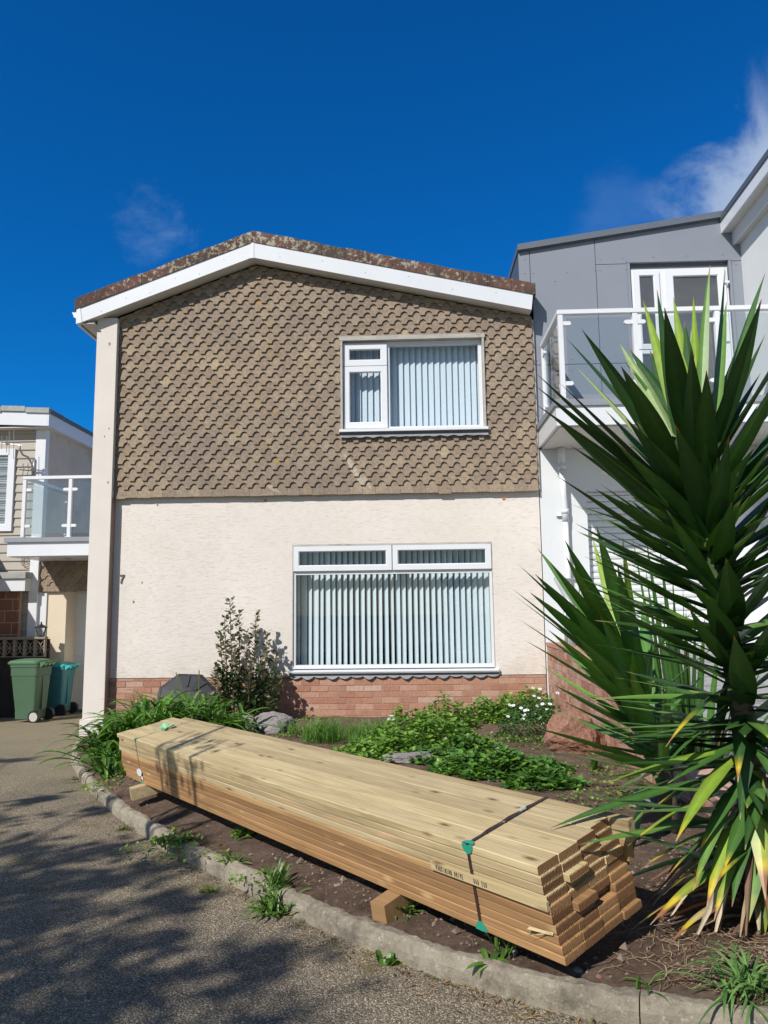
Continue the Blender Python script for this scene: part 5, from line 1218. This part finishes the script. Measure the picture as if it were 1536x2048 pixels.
def agap():
    rnd = random.Random(3); y = thing('agapanthus_clump', 'big clump of arching dark green strap leaves between the pier and the timber pack', 'plant', gnd(300, 1470))
    m = MB()
    for (px, py, n, L) in [(222, 1525, 100, .66), (262, 1505, 110, .78), (312, 1495, 120, .82), (368, 1485, 120, .80), (425, 1478, 90, .66), (232, 1545, 60, .5), (340, 1470, 110, .74), (198, 1550, 30, .40), (285, 1475, 110, .72), (400, 1465, 80, .7), (455, 1475, 40, .5)]:
        c = gnd(px, py)
        for k in range(n):
            az = rnd.uniform(0, 6.283); el = rnd.uniform(.45, 1.45); l = L * rnd.uniform(.65, 1.2); b = c + Vector((rnd.gauss(0, .1), rnd.gauss(0, .1), 0)); b.z = bz(b.x, b.y)
            if kdist(b.x, b.y) < .1: continue
            h = Vector((math.cos(az), math.sin(az), 0)); cc = b + (h * math.cos(el) + Vector((0, 0, math.sin(el)))) * l * .62; e = b + h * l * (.35 + math.cos(el) * .5) + Vector((0, 0, l * (math.sin(el) * .62 - rnd.uniform(.05, .35))))
            e.z = max(e.z, drive_z(e.y) + .1); q = rnd.choice(GR[:3] + [(.13, .28, .04), (.16, .32, .05)]); j = rnd.uniform(.75, 1.2); ns = 8
            # keep leaves out of the wall, the pier and the boards
            if (e - OV).dot(NV) < .04: continue
            rel = e - SP
            if -0.1 < rel.dot(SU) < 3.97 and -.04 < rel.dot(SVv) < .52 and rel.dot(SW) < .315: continue
            relc = (b + cc) / 2 - SP
            if -0.1 < relc.dot(SU) < 3.95 and -.02 < relc.dot(SVv) < .49 and relc.dot(SW) < .31: continue
            ribbon(m, bez(b, cc, e, ns), [.0165 * (min(1, .7 + t) * (1 if t < .6 else ((1 - t) / .4) ** .6)) + .0005 for t in [i / ns for i in range(ns + 1)]], Vector((-h.y, h.x, 0)), .35, col=tuple(x * j for x in q), twist=rnd.uniform(-.5, .5))
    m.build('strap_leaves', leafm, y)
    m = MB()
    for (px, py, bx) in ((352, 1345, 365), (368, 1380, 372), (265, 1390, 280), (398, 1340, 392)):
        b = gnd(bx, 1455); t = depthpt(px, py, (b - CAMP).dot(FW)); m.cur = (.22, .20, .07); ribbon(m, bez(b, b.lerp(t, .5) + Vector((.02, 0, 0)), t, 6), [.006] * 7, Vector((1, 0, 0)), .6)
    build_split(m, 'flower_stalk', leafm, y)
agap()
def leafblob(m, c, rnd, size, col, up=.6, d=None):
    """one ovate leaf of 6 vertices"""
    if d is None:
        az = rnd.uniform(0, 6.28); d = Vector((math.cos(az), math.sin(az), rnd.uniform(-.4, .7))).normalized()
    nn = Vector((rnd.gauss(0, .5), rnd.gauss(0, .5), up + rnd.random())).normalized(); s = d.cross(nn).normalized(); nn = s.cross(d)
    j = rnd.uniform(.75, 1.25); m.cur = tuple(x * j for x in col)
    p = [c, c + d * size * .3 + s * size * .33, c + d * size * .7 + s * size * .3, c + d * size, c + d * size * .7 - s * size * .3, c + d * size * .3 - s * size * .33]
    mid = m.vert(c + d * size * .5 - nn * size * .08); ids = [m.vert(q) for q in p]
    for i in range(6): m.face((ids[i], ids[(i + 1) % 6], mid))
def ground_leaves(name, label, cat, spots, size, cols, seed, kind='stuff', height=.13):
    rnd = random.Random(seed); m = MB()
    for (px, py, rx, ry, n, hh) in spots:
        c = gnd(px, py)
        for k in range(n):
            a = rnd.uniform(0, 6.28); r_ = math.sqrt(rnd.random()); x = c.x + math.cos(a) * r_ * rx; y = c.y + math.sin(a) * r_ * ry
            lump = .55 + .75 * noise.noise(Vector((x * 5, y * 5, seed)))
            h = hh * (1 - r_ ** 2.2) * max(.25, lump + .35) ; z = bz(x, y) + h * (rnd.random() ** .35) + .008
            rel = Vector((x, y, z)) - SP
            if -.05 < rel.dot(SU) < 3.95 and -.1 < rel.dot(SVv) < .50 and rel.dot(SW) < .34: continue
            if (Vector((x, y, z)) - OV).dot(NV) < .03: continue
            leafblob(m, Vector((x, y, z)), rnd, size * rnd.uniform(.6, 1.25), rnd.choice(cols), up=1.0)
            if rnd.random() < .25: m.cur = tuple(q * .7 for q in cols[0]); m.tube([Vector((x, y, bz(x, y))), Vector((x, y, z))], .0015, 3, cap=False)
    o = m.build(name, leafm); fixorigin(o, gnd(spots[0][0], spots[0][1])); tag(o, label, cat, kind=kind); return o
BG = [(.14, .29, .035), (.19, .36, .05), (.10, .22, .03), (.24, .41, .07)]; DG = [(.085, .21, .035), (.13, .29, .05), (.06, .15, .03)]; YGc = [(.20, .33, .05), (.26, .40, .07), (.14, .27, .04)]
ground_leaves('violet_patch', 'thick patch of dark green rounded violet leaves right behind the timber pack', 'ground cover', [(1000, 1545, .55, .26, 1700, .15), (880, 1520, .35, .2, 700, .10), (1090, 1572, .28, .2, 600, .12), (940, 1500, .3, .2, 500, .12)], .052, DG + BG[:1], 31)
ground_leaves('leafy_patch', 'bright green leafy patch in the middle of the bed below the lower window', 'ground cover', [(850, 1486, .55, .45, 2000, .30), (775, 1502, .4, .3, 800, .2), (895, 1456, .35, .3, 800, .34), (720, 1520, .4, .25, 500, .12)], .05, BG, 32)
ground_leaves('leafy_patch', 'light green leafy patch against the wall beside the daisies', 'ground cover', [(1030, 1440, .5, .38, 1500, .34), (965, 1444, .35, .3, 600, .26), (1075, 1436, .28, .3, 500, .36)], .05, BG, 33)
ground_leaves('low_weeds', 'thin scattered low yellow-green weeds on the bare soil of the bed', 'weeds', [(950, 1480, .55, .4, 260, .05), (1190, 1560, .5, .45, 330, .04), (640, 1475, .5, .4, 420, .12), (620, 1440, .5, .2, 160, .03), (1060, 1490, .5, .3, 300, .07), (370, 1700, .35, .25, 160, .02), (430, 1650, .3, .2, 120, .02), (560, 1760, .25, .15, 90, .02), (240, 1560, .3, .25, 180, .05), (1240, 1600, .4, .3, 240, .04), (350, 1685, .12, .08, 160, .03), (470, 1672, .12, .08, 120, .03), (1200, 1530, .2, .2, 60, .12)], .026, YGc, 34)
def grass_patch():
    rnd = random.Random(6); m = MB()
    for (px, py, rx, ry, n, L) in [(690, 1482, .42, .25, 620, .24), (620, 1470, .3, .2, 160, .18), (740, 1500, .2, .2, 160, .18), (520, 1432, .25, .15, 260, .3)]:
        c = gnd(px, py)
        for k in range(n):
            a = rnd.uniform(0, 6.28); r_ = math.sqrt(rnd.random()); x = c.x + math.cos(a) * r_ * rx; y = c.y + math.sin(a) * r_ * ry
            b = Vector((x, y, bz(x, y))); l = L * rnd.uniform(.5, 1.1); e = b + Vector((rnd.gauss(0, .3) * l, rnd.gauss(0, .3) * l, l * rnd.uniform(.7, 1)))
            if (b - OV).dot(NV) < .08: continue
            ribbon(m, bez(b, b + Vector((0, 0, l * .6)), e, 3), [.0035, .0035, .0025, .0005], Vector((math.cos(a), math.sin(a), 0)), .3, col=rnd.choice([(.13, .28, .05), (.20, .36, .08), (.09, .2, .04)]))
    o = m.build('grass_tuft_patch', leafm); fixorigin(o, gnd(690, 1482)); tag(o, 'patch of long fine bright grass below the left end of the lower window', 'grass', kind='stuff')
grass_patch()
# daisies
def daisies():
    rnd = random.Random(12); t = thing('daisy_bush', 'low daisy bush with about twenty white flowers beside the red boulder', 'plant', gnd(1075, 1475))
    m = MB(); c = gnd(1075, 1475)
    for k in range(2400):
        a = rnd.uniform(0, 6.28); r_ = math.sqrt(rnd.random()); x = c.x + math.cos(a) * r_ * .42; y = c.y + math.sin(a) * r_ * .4; z = bz(x, y) + .40 * (1 - r_ ** 2.4) * rnd.random() ** .5
        if (Vector((x, y, z)) - OV).dot(NV) < .03: continue
        leafblob(m, Vector((x, y, z)), rnd, rnd.uniform(.02, .035), rnd.choice([(.06, .15, .04), (.09, .2, .05), (.045, .11, .03)]), up=.5)
    m.build('foliage', leafm, t)
    Z0 = (c - CAMP).dot(FW) - .22
    for (px, py) in [(1068, 1392), (1078, 1396), (1085, 1408), (1074, 1412), (1050, 1421), (1042, 1416), (1027, 1411), (1020, 1410), (1048, 1430), (1046, 1438), (1055, 1420), (1082, 1436), (1086, 1448), (1094, 1418), (1112, 1438), (1115, 1386), (1066, 1376), (1080, 1378), (1016, 1433), (1100, 1408), (1102, 1440)]:
        p = depthpt(px, py, Z0 + rnd.uniform(-.1, .2)); m = MB(); nn = Vector((rnd.gauss(0, .3), -.6, 1)).normalized(); s = nn.orthogonal().normalized(); q_ = nn.cross(s)
        r_ = rnd.uniform(.015, .021); np_ = 12
        cc = m.vert(p)
        for k in range(np_):
            a = 2 * math.pi * k / np_; d = s * math.cos(a) + q_ * math.sin(a); e = s * -math.sin(a) + q_ * math.cos(a)
            i1 = m.vert(p + d * r_ * .25 + e * r_ * .07); i2 = m.vert(p + d * r_ * .8 + e * r_ * .22 + nn * .003); i3 = m.vert(p + d * r_); i4 = m.vert(p + d * r_ * .8 - e * r_ * .22 + nn * .003); i5 = m.vert(p + d * r_ * .25 - e * r_ * .07)
            m.face((i1, i2, i3, i4, i5))
        fl = m.build('flower', MATS.get('petal_white') or basic('petal_white', (.82, .82, .84), .7, .03, 20), t)
        m = MB(); m.tube([p - nn * .002, p + nn * .006], [r_ * .28, r_ * .2], 8); m.build('flower_eye', MATS.get('eye_blue') or basic('eye_blue', (.12, .10, .22), .7, .1, 20), fl)
daisies()
# elaeagnus-like shrub by the wall
def shrub():
    rnd = random.Random(14); t = thing('evergreen_shrub', 'upright grey-green shrub against the cream wall left of the lower window', 'shrub', gnd(492, 1432))
    m = MB(); st = MB(); n0 = .42
    def W(px, py, nn): s, z = F(px, py, nn); return fac(s, z, nn)
    for (tx, ty, bx, nn) in [(460, 1198, 470, .42), (478, 1222, 480, .30), (440, 1262, 462, .40), (512, 1224, 500, .30), (535, 1262, 508, .24), (553, 1300, 512, .22), (494, 1262, 490, .38), (430, 1330, 455, .45), (449, 1232, 462, .28), (562, 1352, 515, .3), (470, 1290, 478, .5), (525, 1310, 500, .42), (418, 1388, 450, .4), (500, 1330, 495, .55), (545, 1380, 512, .4)]:
        b = W(bx, 1425, .35); tp = W(tx, ty, nn); b.z = .08; pts = bez(b, b.lerp(tp, .5) + Vector(((tx - bx) * .002, 0, .05)), tp, 14); st.tube(pts, [.010 * (1 - i / 15) + .002 for i in range(15)], 6)
        L = (tp - b).length; cnt = int(L * 74)
        for k in range(cnt):
            f = .12 + .88 * (k + rnd.random()) / cnt; i = min(int(f * 14), 13); p = pts[i].lerp(pts[i + 1], f * 14 - i); az = rnd.uniform(0, 6.28); d = Vector((math.cos(az), math.sin(az), rnd.uniform(.2, 1.0))).normalized()
            off = .10 * (1 - f) * rnd.random() + .01
            q = p + Vector((d.x, d.y, d.z * .5)) * off
            if (q - OV).dot(NV) < .03: continue
            col = rnd.choice([(.14, .155, .10), (.18, .19, .125), (.27, .27, .19), (.10, .115, .07), (.28, .22, .15), (.22, .15, .10)]) if f > .45 else rnd.choice([(.06, .11, .04), (.09, .14, .05), (.045, .08, .03)])
            leafblob(m, q, rnd, rnd.uniform(.06, .10) * (1.1 - f * .4), col, up=.4, d=d)
    for k in range(700):
        p = W(rnd.uniform(425, 560), rnd.uniform(1340, 1425), rnd.uniform(.1, .55)); leafblob(m, p, rnd, rnd.uniform(.04, .06), rnd.choice([(.05, .10, .035), (.08, .13, .045), (.04, .07, .03)]), up=.4)
    m.build('foliage', leafm, t); st.build('stems', barkm, t)
shrub()
strap_clump('grass_clump', 'arching green grass clump in front of the wall shrub behind the grey rocks', 'grass clump', gnd(512, 1428), 90, .5, .014, [(.12, .26, .05), (.16, .32, .06), (.08, .18, .035)], 41, rad=.12, ground=bz, elev=(.9, 1.5), arch=.35)
# weeds along the kerb and by the bearer
def weed(px, py, label, n, L, wid, seed, name='weed_tuft', cols=None, on='bed', rad=.04, arch=.5, elev=(.3, 1.3)):
    gfun = bz if on == 'bed' else (lambda x, y: drive_z(y)); b = gnd(px, py) if on == 'bed' else dgnd(px, py)
    return strap_clump(name, label, 'weed', b, n, L, wid, cols or [(.12, .24, .04), (.17, .32, .06), (.09, .18, .035)], seed, rad=rad, ground=None, arch=arch, parent_group='weed tufts round the pack and kerb', elev=elev)
weed(805, 1822, 'dense bright green tuft of narrow leaves beside the short timber bearer', 85, .13, .012, 51, rad=.055, arch=.3)
weed(548, 1826, 'biggest straggly grass tuft lying over the kerb onto the tarmac', 60, .2, .011, 52, on='drive', rad=.06, arch=.45)
weed(555, 1775, 'pale leggy tuft with upright shoots just behind the kerb', 28, .17, .012, 53, arch=.2, elev=(.7, 1.5))
weed(466, 1728, 'small star-shaped grass tuft with broad blades near the kerb', 16, .13, .013, 54, arch=.4)
weed(490, 1672, 'leafy green weed growing against the underside of the pack', 40, .10, .014, 55, arch=.5, rad=.06)
weed(780, 1925, 'small round-leaved weed at the foot of the kerb', 14, .06, .03, 56, on='drive', arch=.2)
weed(1012, 1905, 'pale snowdrop-like shoots beside the near end of the pack', 12, .15, .012, 57, arch=.15, elev=(1.0, 1.5))
weed(985, 1925, 'two broad curved leaves lying flat beside the pale shoots', 7, .13, .02, 58, arch=.6, elev=(.1, .5))
weed(1495, 1985, 'sprawling clump of rounded onion-like leaves in the bottom right corner', 55, .24, .009, 59, rad=.07, arch=.7, cols=[(.10, .22, .06), (.15, .30, .09), (.20, .36, .10)])
weed(1205, 2040, 'tiny grass weed on the tarmac against the kerb at the lower right', 12, .06, .008, 60, on='drive')
weed(420, 1785, 'yellowish weed tuft in the joint between kerb and tarmac', 30, .07, .007, 61, on='drive', cols=[(.22, .27, .05), (.16, .24, .05)])
weed(250, 1660, 'brownish low weed at the foot of the kerb in the dappled shade', 26, .07, .007, 62, on='drive', cols=[(.22, .20, .06), (.14, .18, .05)])
weed(1295, 1985, 'few thin grass blades in the bare soil behind the kerb', 9, .12, .006, 63)
weed(340, 1690, 'low spreading green weed in the soil left of the small grass tuft', 40, .09, .012, 64, arch=.6, rad=.08)
weed(150, 1560, 'sparse dry weed at the tip of the kerb curve', 18, .07, .006, 65, on='drive', cols=[(.25, .2, .07), (.16, .18, .05)])
weed(1190, 1545, 'young upright leafy weed in the bare soil right of the violets', 12, .2, .035, 66, arch=.2, elev=(.8, 1.4))
weed(655, 1840, 'single small sprout on the tarmac touching the kerb', 8, .05, .010, 67, on='drive')
# ---------------------------------------------------------------- rocks, lid, pipe
def rock(name, label, px, py, sx, sy, sz, mt, seed, rz=0, sharp=.35, cat='rock', lift=.3, grp=None, pos=None):
    import bmesh
    bm = bmesh.new(); bmesh.ops.create_icosphere(bm, subdivisions=5 if sx > .1 else 3, radius=1)
    rnd = random.Random(seed); planes = [(Vector((rnd.gauss(0, 1), rnd.gauss(0, 1), rnd.gauss(0, .8))).normalized(), rnd.uniform(.62, .9)) for _ in range(11)]
    for v in bm.verts:
        p = v.co.normalized()
        for nn, d in planes:
            k = p.dot(nn)
            if k > d: p = p - nn * (k - d)
        p = p * (1 + .12 * noise.noise(p * 2.2 + Vector((seed, 0, 0))) + .05 * noise.noise(p * 6 + Vector((0, seed, 0))) + .03 * noise.noise(p * 15)); v.co = Vector((p.x * sx, p.y * sy, p.z * sz))
    me = bpy.data.meshes.new(name); bm.to_mesh(me); bm.free(); me.materials.append(mt)
    o = bpy.data.objects.new(name, me); LK(o); g_ = pos or gnd(px, py); o.location = (g_.x, g_.y, g_.z + sz * lift); o.rotation_euler = (0, 0, R(rz)); tag(o, label, cat, grp); return o
rock('rock', 'pointed grey rock, left of the two behind the timber pack', 497, 1462, .17, .12, .13, rock_g, 1, 10, grp='grey rocks in the bed')
rock('rock', 'largest grey rock with a flat sloping face, right of the pointed one', 545, 1466, .27, .17, .16, rock_g, 2, -8, grp='grey rocks in the bed')
rock('rock', 'flat reddish-grey stone sunk in soil between the leafy patches', 828, 1522, .30, .14, .06, rock_g, 3, 5, grp='grey rocks in the bed')
rock('boulder', 'large rounded red boulder left of the yuccas below the retaining wall', 1152, 1500, .27, .24, .24, rock_r, 14, 15, lift=.45)
rock('boulder', 'small red rock between the large red boulder and the yucca stems', 1258, 1480, .14, .12, .1, rock_r, 5, 40)
rock('rock', 'small pale grey rock on top of the soil against the retaining wall', 1212, 1425, .10, .08, .08, rock_g, 6, 0, lift=.8, grp='grey rocks in the bed')
rock('rock', 'pale grey rock half hidden under the yucca leaves behind the pack', 1290, 1610, .12, .1, .07, rock_g, 7, 20, grp='grey rocks in the bed')
rnd = random.Random(77)
for i, (px, py, r_, lb) in enumerate([(1155, 1942, .018, 'pale pebble just in front of the near end of the pack'), (1030, 1905, .014, 'cream stone chip beside the pale shoots'), (762, 1838, .012, 'orange-brown pebble at the foot of the near bearer'), (1198, 1955, .011, 'pinkish pebble in the soil right of the pale pebble'), (700, 1755, .010, 'small white pebble in the soil under the pack middle'), (676, 1820, .022, 'grey flake of stone lying on top of the kerb'), (88, 1523, .012, 'white stone chip on the tarmac by the kerb curve')]):
    pp = dgnd(px, py) if px in (676, 88) else gnd(px, py)
    if px == 676: pp.z += .095
    rock('pebble', lb, px, py, r_, r_ * .8, r_ * .6, rock_g if i not in (2, 3) else rock_r, 20 + i, rnd.uniform(0, 180), cat='pebble', pos=pp)
def soil_litter():
    rnd = random.Random(8); m = MB(); k = 0
    while k < 3000:
        x = rnd.uniform(-2.2, 1.9); y = rnd.uniform(2.2, 8.8)
        if rnd.random() < .5: y = rnd.uniform(2.2, 4.2); x = rnd.uniform(-.6, 1.7)
        if kdist(x, y) < .11: continue
        k += 1; z = bed_z(x, y); r_ = rnd.uniform(.003, .011) * (1 if rnd.random() < .92 else 2.2); m.cur = (1, 1, 1)
        c = Vector((x, y, z + r_ * .3)); vs = [c + Vector((rnd.uniform(-1, 1), rnd.uniform(-1, 1), rnd.uniform(-.4, .9))).normalized() * r_ for _ in range(6)]
        ids = [m.vert(c + Vector(d) * r_ * rnd.uniform(.6, 1.1)) for d in ((1, 0, 0), (-1, 0, 0), (0, 1, 0), (0, -1, 0), (0, 0, .8), (0, 0, -1))]
        for f in ((0, 2, 4), (2, 1, 4), (1, 3, 4), (3, 0, 4), (2, 0, 5), (1, 2, 5), (3, 1, 5), (0, 3, 5)): m.face([ids[q] for q in f])
    o = m.build('soil_crumbs', basic('soil_crumb', (.19, .14, .105), .95, .5, 6)); tag(o, 'small crumbs and grit scattered over the soil', 'grit', kind='stuff')
    m = MB()
    for k in range(620):
        if k < 420: cx, cy = rnd.gauss(1.12, .3), rnd.gauss(2.62, .26)
        else: cx, cy = rnd.uniform(-1.5, 1.6), rnd.uniform(2.3, 5.2)
        if kdist(cx, cy) < .11: continue
        a = rnd.uniform(0, 6.28); l = rnd.uniform(.04, .16) if k < 420 else rnd.uniform(.03, .09); pts = []
        for q in range(5):
            x = cx + math.cos(a) * l * q / 4; y = cy + math.sin(a) * l * q / 4; a += rnd.uniform(-.4, .4)
            if kdist(x, y) < .1: y += .05
            pts.append(Vector((x, y, bed_z(x, y) + .004 + rnd.random() * .008)))
        m.cur = rnd.choice([(.38, .27, .17), (.28, .18, .11), (.46, .36, .25), (.20, .12, .08)]); ribbon(m, pts, [.0013] * 5, Vector((-math.sin(a), math.cos(a), 0)), .5)
    o = m.build('dry_fibres', dryleaf); tag(o, 'dry brown root fibres and twigs on the soil by the yucca foot', 'litter', kind='stuff')
    m = MB()
    for k in range(500):
        i = rnd.randrange(4, len(KP) - 2); p = KP[i].lerp(KP[i + 1], rnd.random()); d = rnd.expovariate(6) * .25 + .01; nr = (KP[i + 1] - KP[i]).normalized(); x = p.x + nr.y * d; y = p.y - nr.x * d
        l = rnd.uniform(.008, .035); a = rnd.uniform(0, 6.28); m.cur = rnd.choice([(.25, .17, .10), (.12, .09, .05), (.16, .15, .05), (.35, .2, .08)]); q0 = Vector((x, y, drive_z(y) + .004)); q1 = q0 + Vector((math.cos(a) * l, math.sin(a) * l, .004))
        ribbon(m, [q0, q0.lerp(q1, .5), q1], [.001, l * .12, .0005], Vector((-math.sin(a), math.cos(a), 0)), .4)
    o = m.build('leaf_litter', dryleaf); tag(o, 'tiny brown leaf litter gathered on the tarmac along the kerb', 'litter', kind='stuff')
soil_litter()
def lid():
    c = F(368, 1395, .38); base = fac(c[0], .12, .38)
    m = MB(); t = thing('compost_bin_lid', 'dark grey octagonal ribbed plastic lid leaning on the wall behind the strap leaves', 'lid', base)
    ctr = fac(c[0], c[1] - .03, .30); nn = (NV * .88 + Vector((.10, 0, .48))).normalized(); s = DV.copy(); s = (s - nn * s.dot(nn)).normalized(); u = nn.cross(s)
    def ring(r_, h, k=8, rot=.39): return [m.vert(ctr + s * math.cos(rot + a * 2 * math.pi / k) * r_ * 1.06 + u * math.sin(rot + a * 2 * math.pi / k) * r_ + nn * h) for a in range(k)]
    rr = [ring(.36, -.05), ring(.36, -.01), ring(.33, .0), ring(.31, .035), ring(.12, .055), ring(.05, .055)]
    for a, b in zip(rr, rr[1:]):
        for k in range(8): m.face((a[k], a[(k + 1) % 8], b[(k + 1) % 8], b[k]))
    m.face(rr[0][::-1]); m.face(rr[-1]); m.build('lid_panel', lidm, t)
    for k in range(8):
        a = .39 + (k + .5) * math.pi / 4; d = s * math.cos(a) * 1.06 + u * math.sin(a); e = nn.cross(d).normalized(); m = MB()
        p = [ctr + d * .14 - e * .01 + nn * .05, ctr + d * .30 - e * .013 + nn * .032, ctr + d * .30 + e * .013 + nn * .032, ctr + d * .14 + e * .01 + nn * .05]
        m.hexa(p + [q + nn * .016 for q in p]); m.build('rib', lidm, t)
lid()
def pipe():
    b = gnd(785, 1442); b.z += .03; d = Vector((.75, -.62, .1)).normalized(); m = MB()
    x = d.orthogonal().normalized(); y = d.cross(x); k = 20; L = .11; r0, r1 = .037, .032; rings = []
    for (t, r_) in ((0, r0), (L, r0), (L, r1), (0, r1)): rings.append([m.vert(b + d * (t - .05) + x * math.cos(q * 2 * math.pi / k) * r_ + y * math.sin(q * 2 * math.pi / k) * r_) for q in range(k)])
    for i in range(4):
        a, c = rings[i], rings[(i + 1) % 4]
        for q in range(k): m.face((a[q], a[(q + 1) % k], c[(q + 1) % k], c[q]))
    o = m.build('pipe_offcut', upvc); fixorigin(o, b); tag(o, 'short white plastic pipe offcut lying on the soil below the lower window', 'pipe')
pipe()
# ---------------------------------------------------------------- trees behind the camera whose shade falls on the drive
def shade_tree(cx, cy, H, seed, targets, label, n_leaf=60):
    rnd = random.Random(seed); base = Vector((cx, cy, drive_z(cy) - .1)); t = thing('tree', label, 'tree', base, 'trees behind the drive')
    br = MB(); lf = MB(); top = base + Vector((.3, .2, H * .55)); br.tube([base, base.lerp(top, .5) + Vector((.1, -.1, 0)), top], [.16, .13, .09], 10)
    for (gx, gy, r_, dens, hh) in targets:
        # limb ending in a spray whose shade reaches the ground at gx, gy
        k = hh / SV.z; c = Vector((gx, gy, drive_z(gy))) + SV * k; c += Vector((rnd.gauss(0, .05), rnd.gauss(0, .05), 0))
        br.tube(bez(top, top.lerp(c, .5) + Vector((0, 0, .5)), c, 6), [.05, .045, .038, .03, .022, .016, .01], 6)
        for q in range(int(dens)):
            az = rnd.uniform(0, 6.28); el = rnd.gauss(0, .35); l = r_ * rnd.uniform(.4, 1.1); d = Vector((math.cos(az) * math.cos(el), math.sin(az) * math.cos(el), math.sin(el))); e = c + d * l
            br.tube([c, c + d * l * .5 + Vector((0, 0, .04)), e], [.008, .006, .003], 4, cap=False)
            for _ in range(n_leaf // 7):
                f = rnd.uniform(.25, 1.1); p = c + d * l * f + Vector((rnd.gauss(0, .05), rnd.gauss(0, .05), rnd.gauss(0, .05))); leafblob(lf, p, rnd, rnd.uniform(.07, .13), rnd.choice(GR), up=.3)
    br.build('trunk', barkm, t); lf.build('crown', leafm, t)
TG = []
_r2 = random.Random(99)
def tgt(px, py, r_, dens, hh=None):
    p = dgnd(px, py); TG.append((p.x, p.y, r_, dens, hh or _r2.uniform(4.2, 6.5)))
for a in [(10, 1525, .30, 9), (40, 1600, .28, 7), (170, 1622, .22, 5), (20, 1690, .35, 10), (120, 1700, .3, 8), (230, 1690, .25, 6), (60, 1760, .35, 12), (180, 1765, .3, 8), (300, 1745, .22, 5), (380, 1728, .18, 4), (20, 1830, .35, 12), (130, 1840, .3, 10), (250, 1820, .26, 6), (350, 1800, .2, 4),
          (440, 1900, .2, 5), (330, 1905, .18, 4), (60, 1930, .28, 8), (200, 1900, .24, 5), (150, 1985, .24, 7), (30, 2020, .22, 6), (290, 1975, .2, 4), (480, 1965, .2, 5), (400, 2030, .22, 6), (560, 1905, .14, 3), (620, 2010, .12, 2), (260, 2035, .2, 4), (-80, 1650, .5, 14), (-80, 1800, .5, 14), (-120, 1950, .5, 12)]: tgt(*a)
shade_tree(-5.6, -2.6, 6.2, 3, TG[:15], 'leafy tree behind the viewer on the left whose shade falls on the drive')
shade_tree(-4.2, -4.2, 6.0, 4, TG[15:], 'second leafy tree behind the viewer whose shade falls nearer the camera')
def bare_branches():
    rnd = random.Random(2); base = Vector((-4.6, .2, drive_z(.2) - .1)); t = thing('tree', 'slim nearly bare sapling left of the viewer that shades the pack with thin bars', 'tree', base, 'trees behind the drive')
    m = MB(); c0 = SP + SU * 3.05 + SW * .15
    tp = c0 + SV * 4.6
    br = [tp]; m.tube([base, Vector((base.x * .98, base.y, 1.5)), tp - Vector((0, 0, .6)), tp + Vector((.1, .1, .5))], [.05, .04, .03, .02], 8)
    for u, w_, l_, r_ in ((3.22, .1, .6, .016), (3.02, .12, .7, .022), (2.98, .05, .6, .016), (2.72, .1, .6, .02), (3.12, .0, .5, .012)):
        a = SP + SU * u - SW * .25 + SV * 4.3; b = SP + SU * (u + .05) + SW * .36 + SVv * .25 + SV * 4.8; m.tube([a, a.lerp(b, .5) + Vector((.02, 0, .02)), b], [r_, r_ * .8, r_ * .4], 6); m.tube([tp - Vector((0, 0, .5)), a.lerp(b, .2)], [.014, .01], 5)
    m.build('branches', barkm, t)
    lf = MB()
    for k in range(80):
        c = SP + SU * rnd.uniform(2.6, 3.3) + SVv * rnd.uniform(0, .5) + SV * rnd.uniform(4.3, 5.0); leafblob(lf, c, rnd, rnd.uniform(.04, .07), rnd.choice(GR))
    lf.build('crown', leafm, t)
bare_branches()
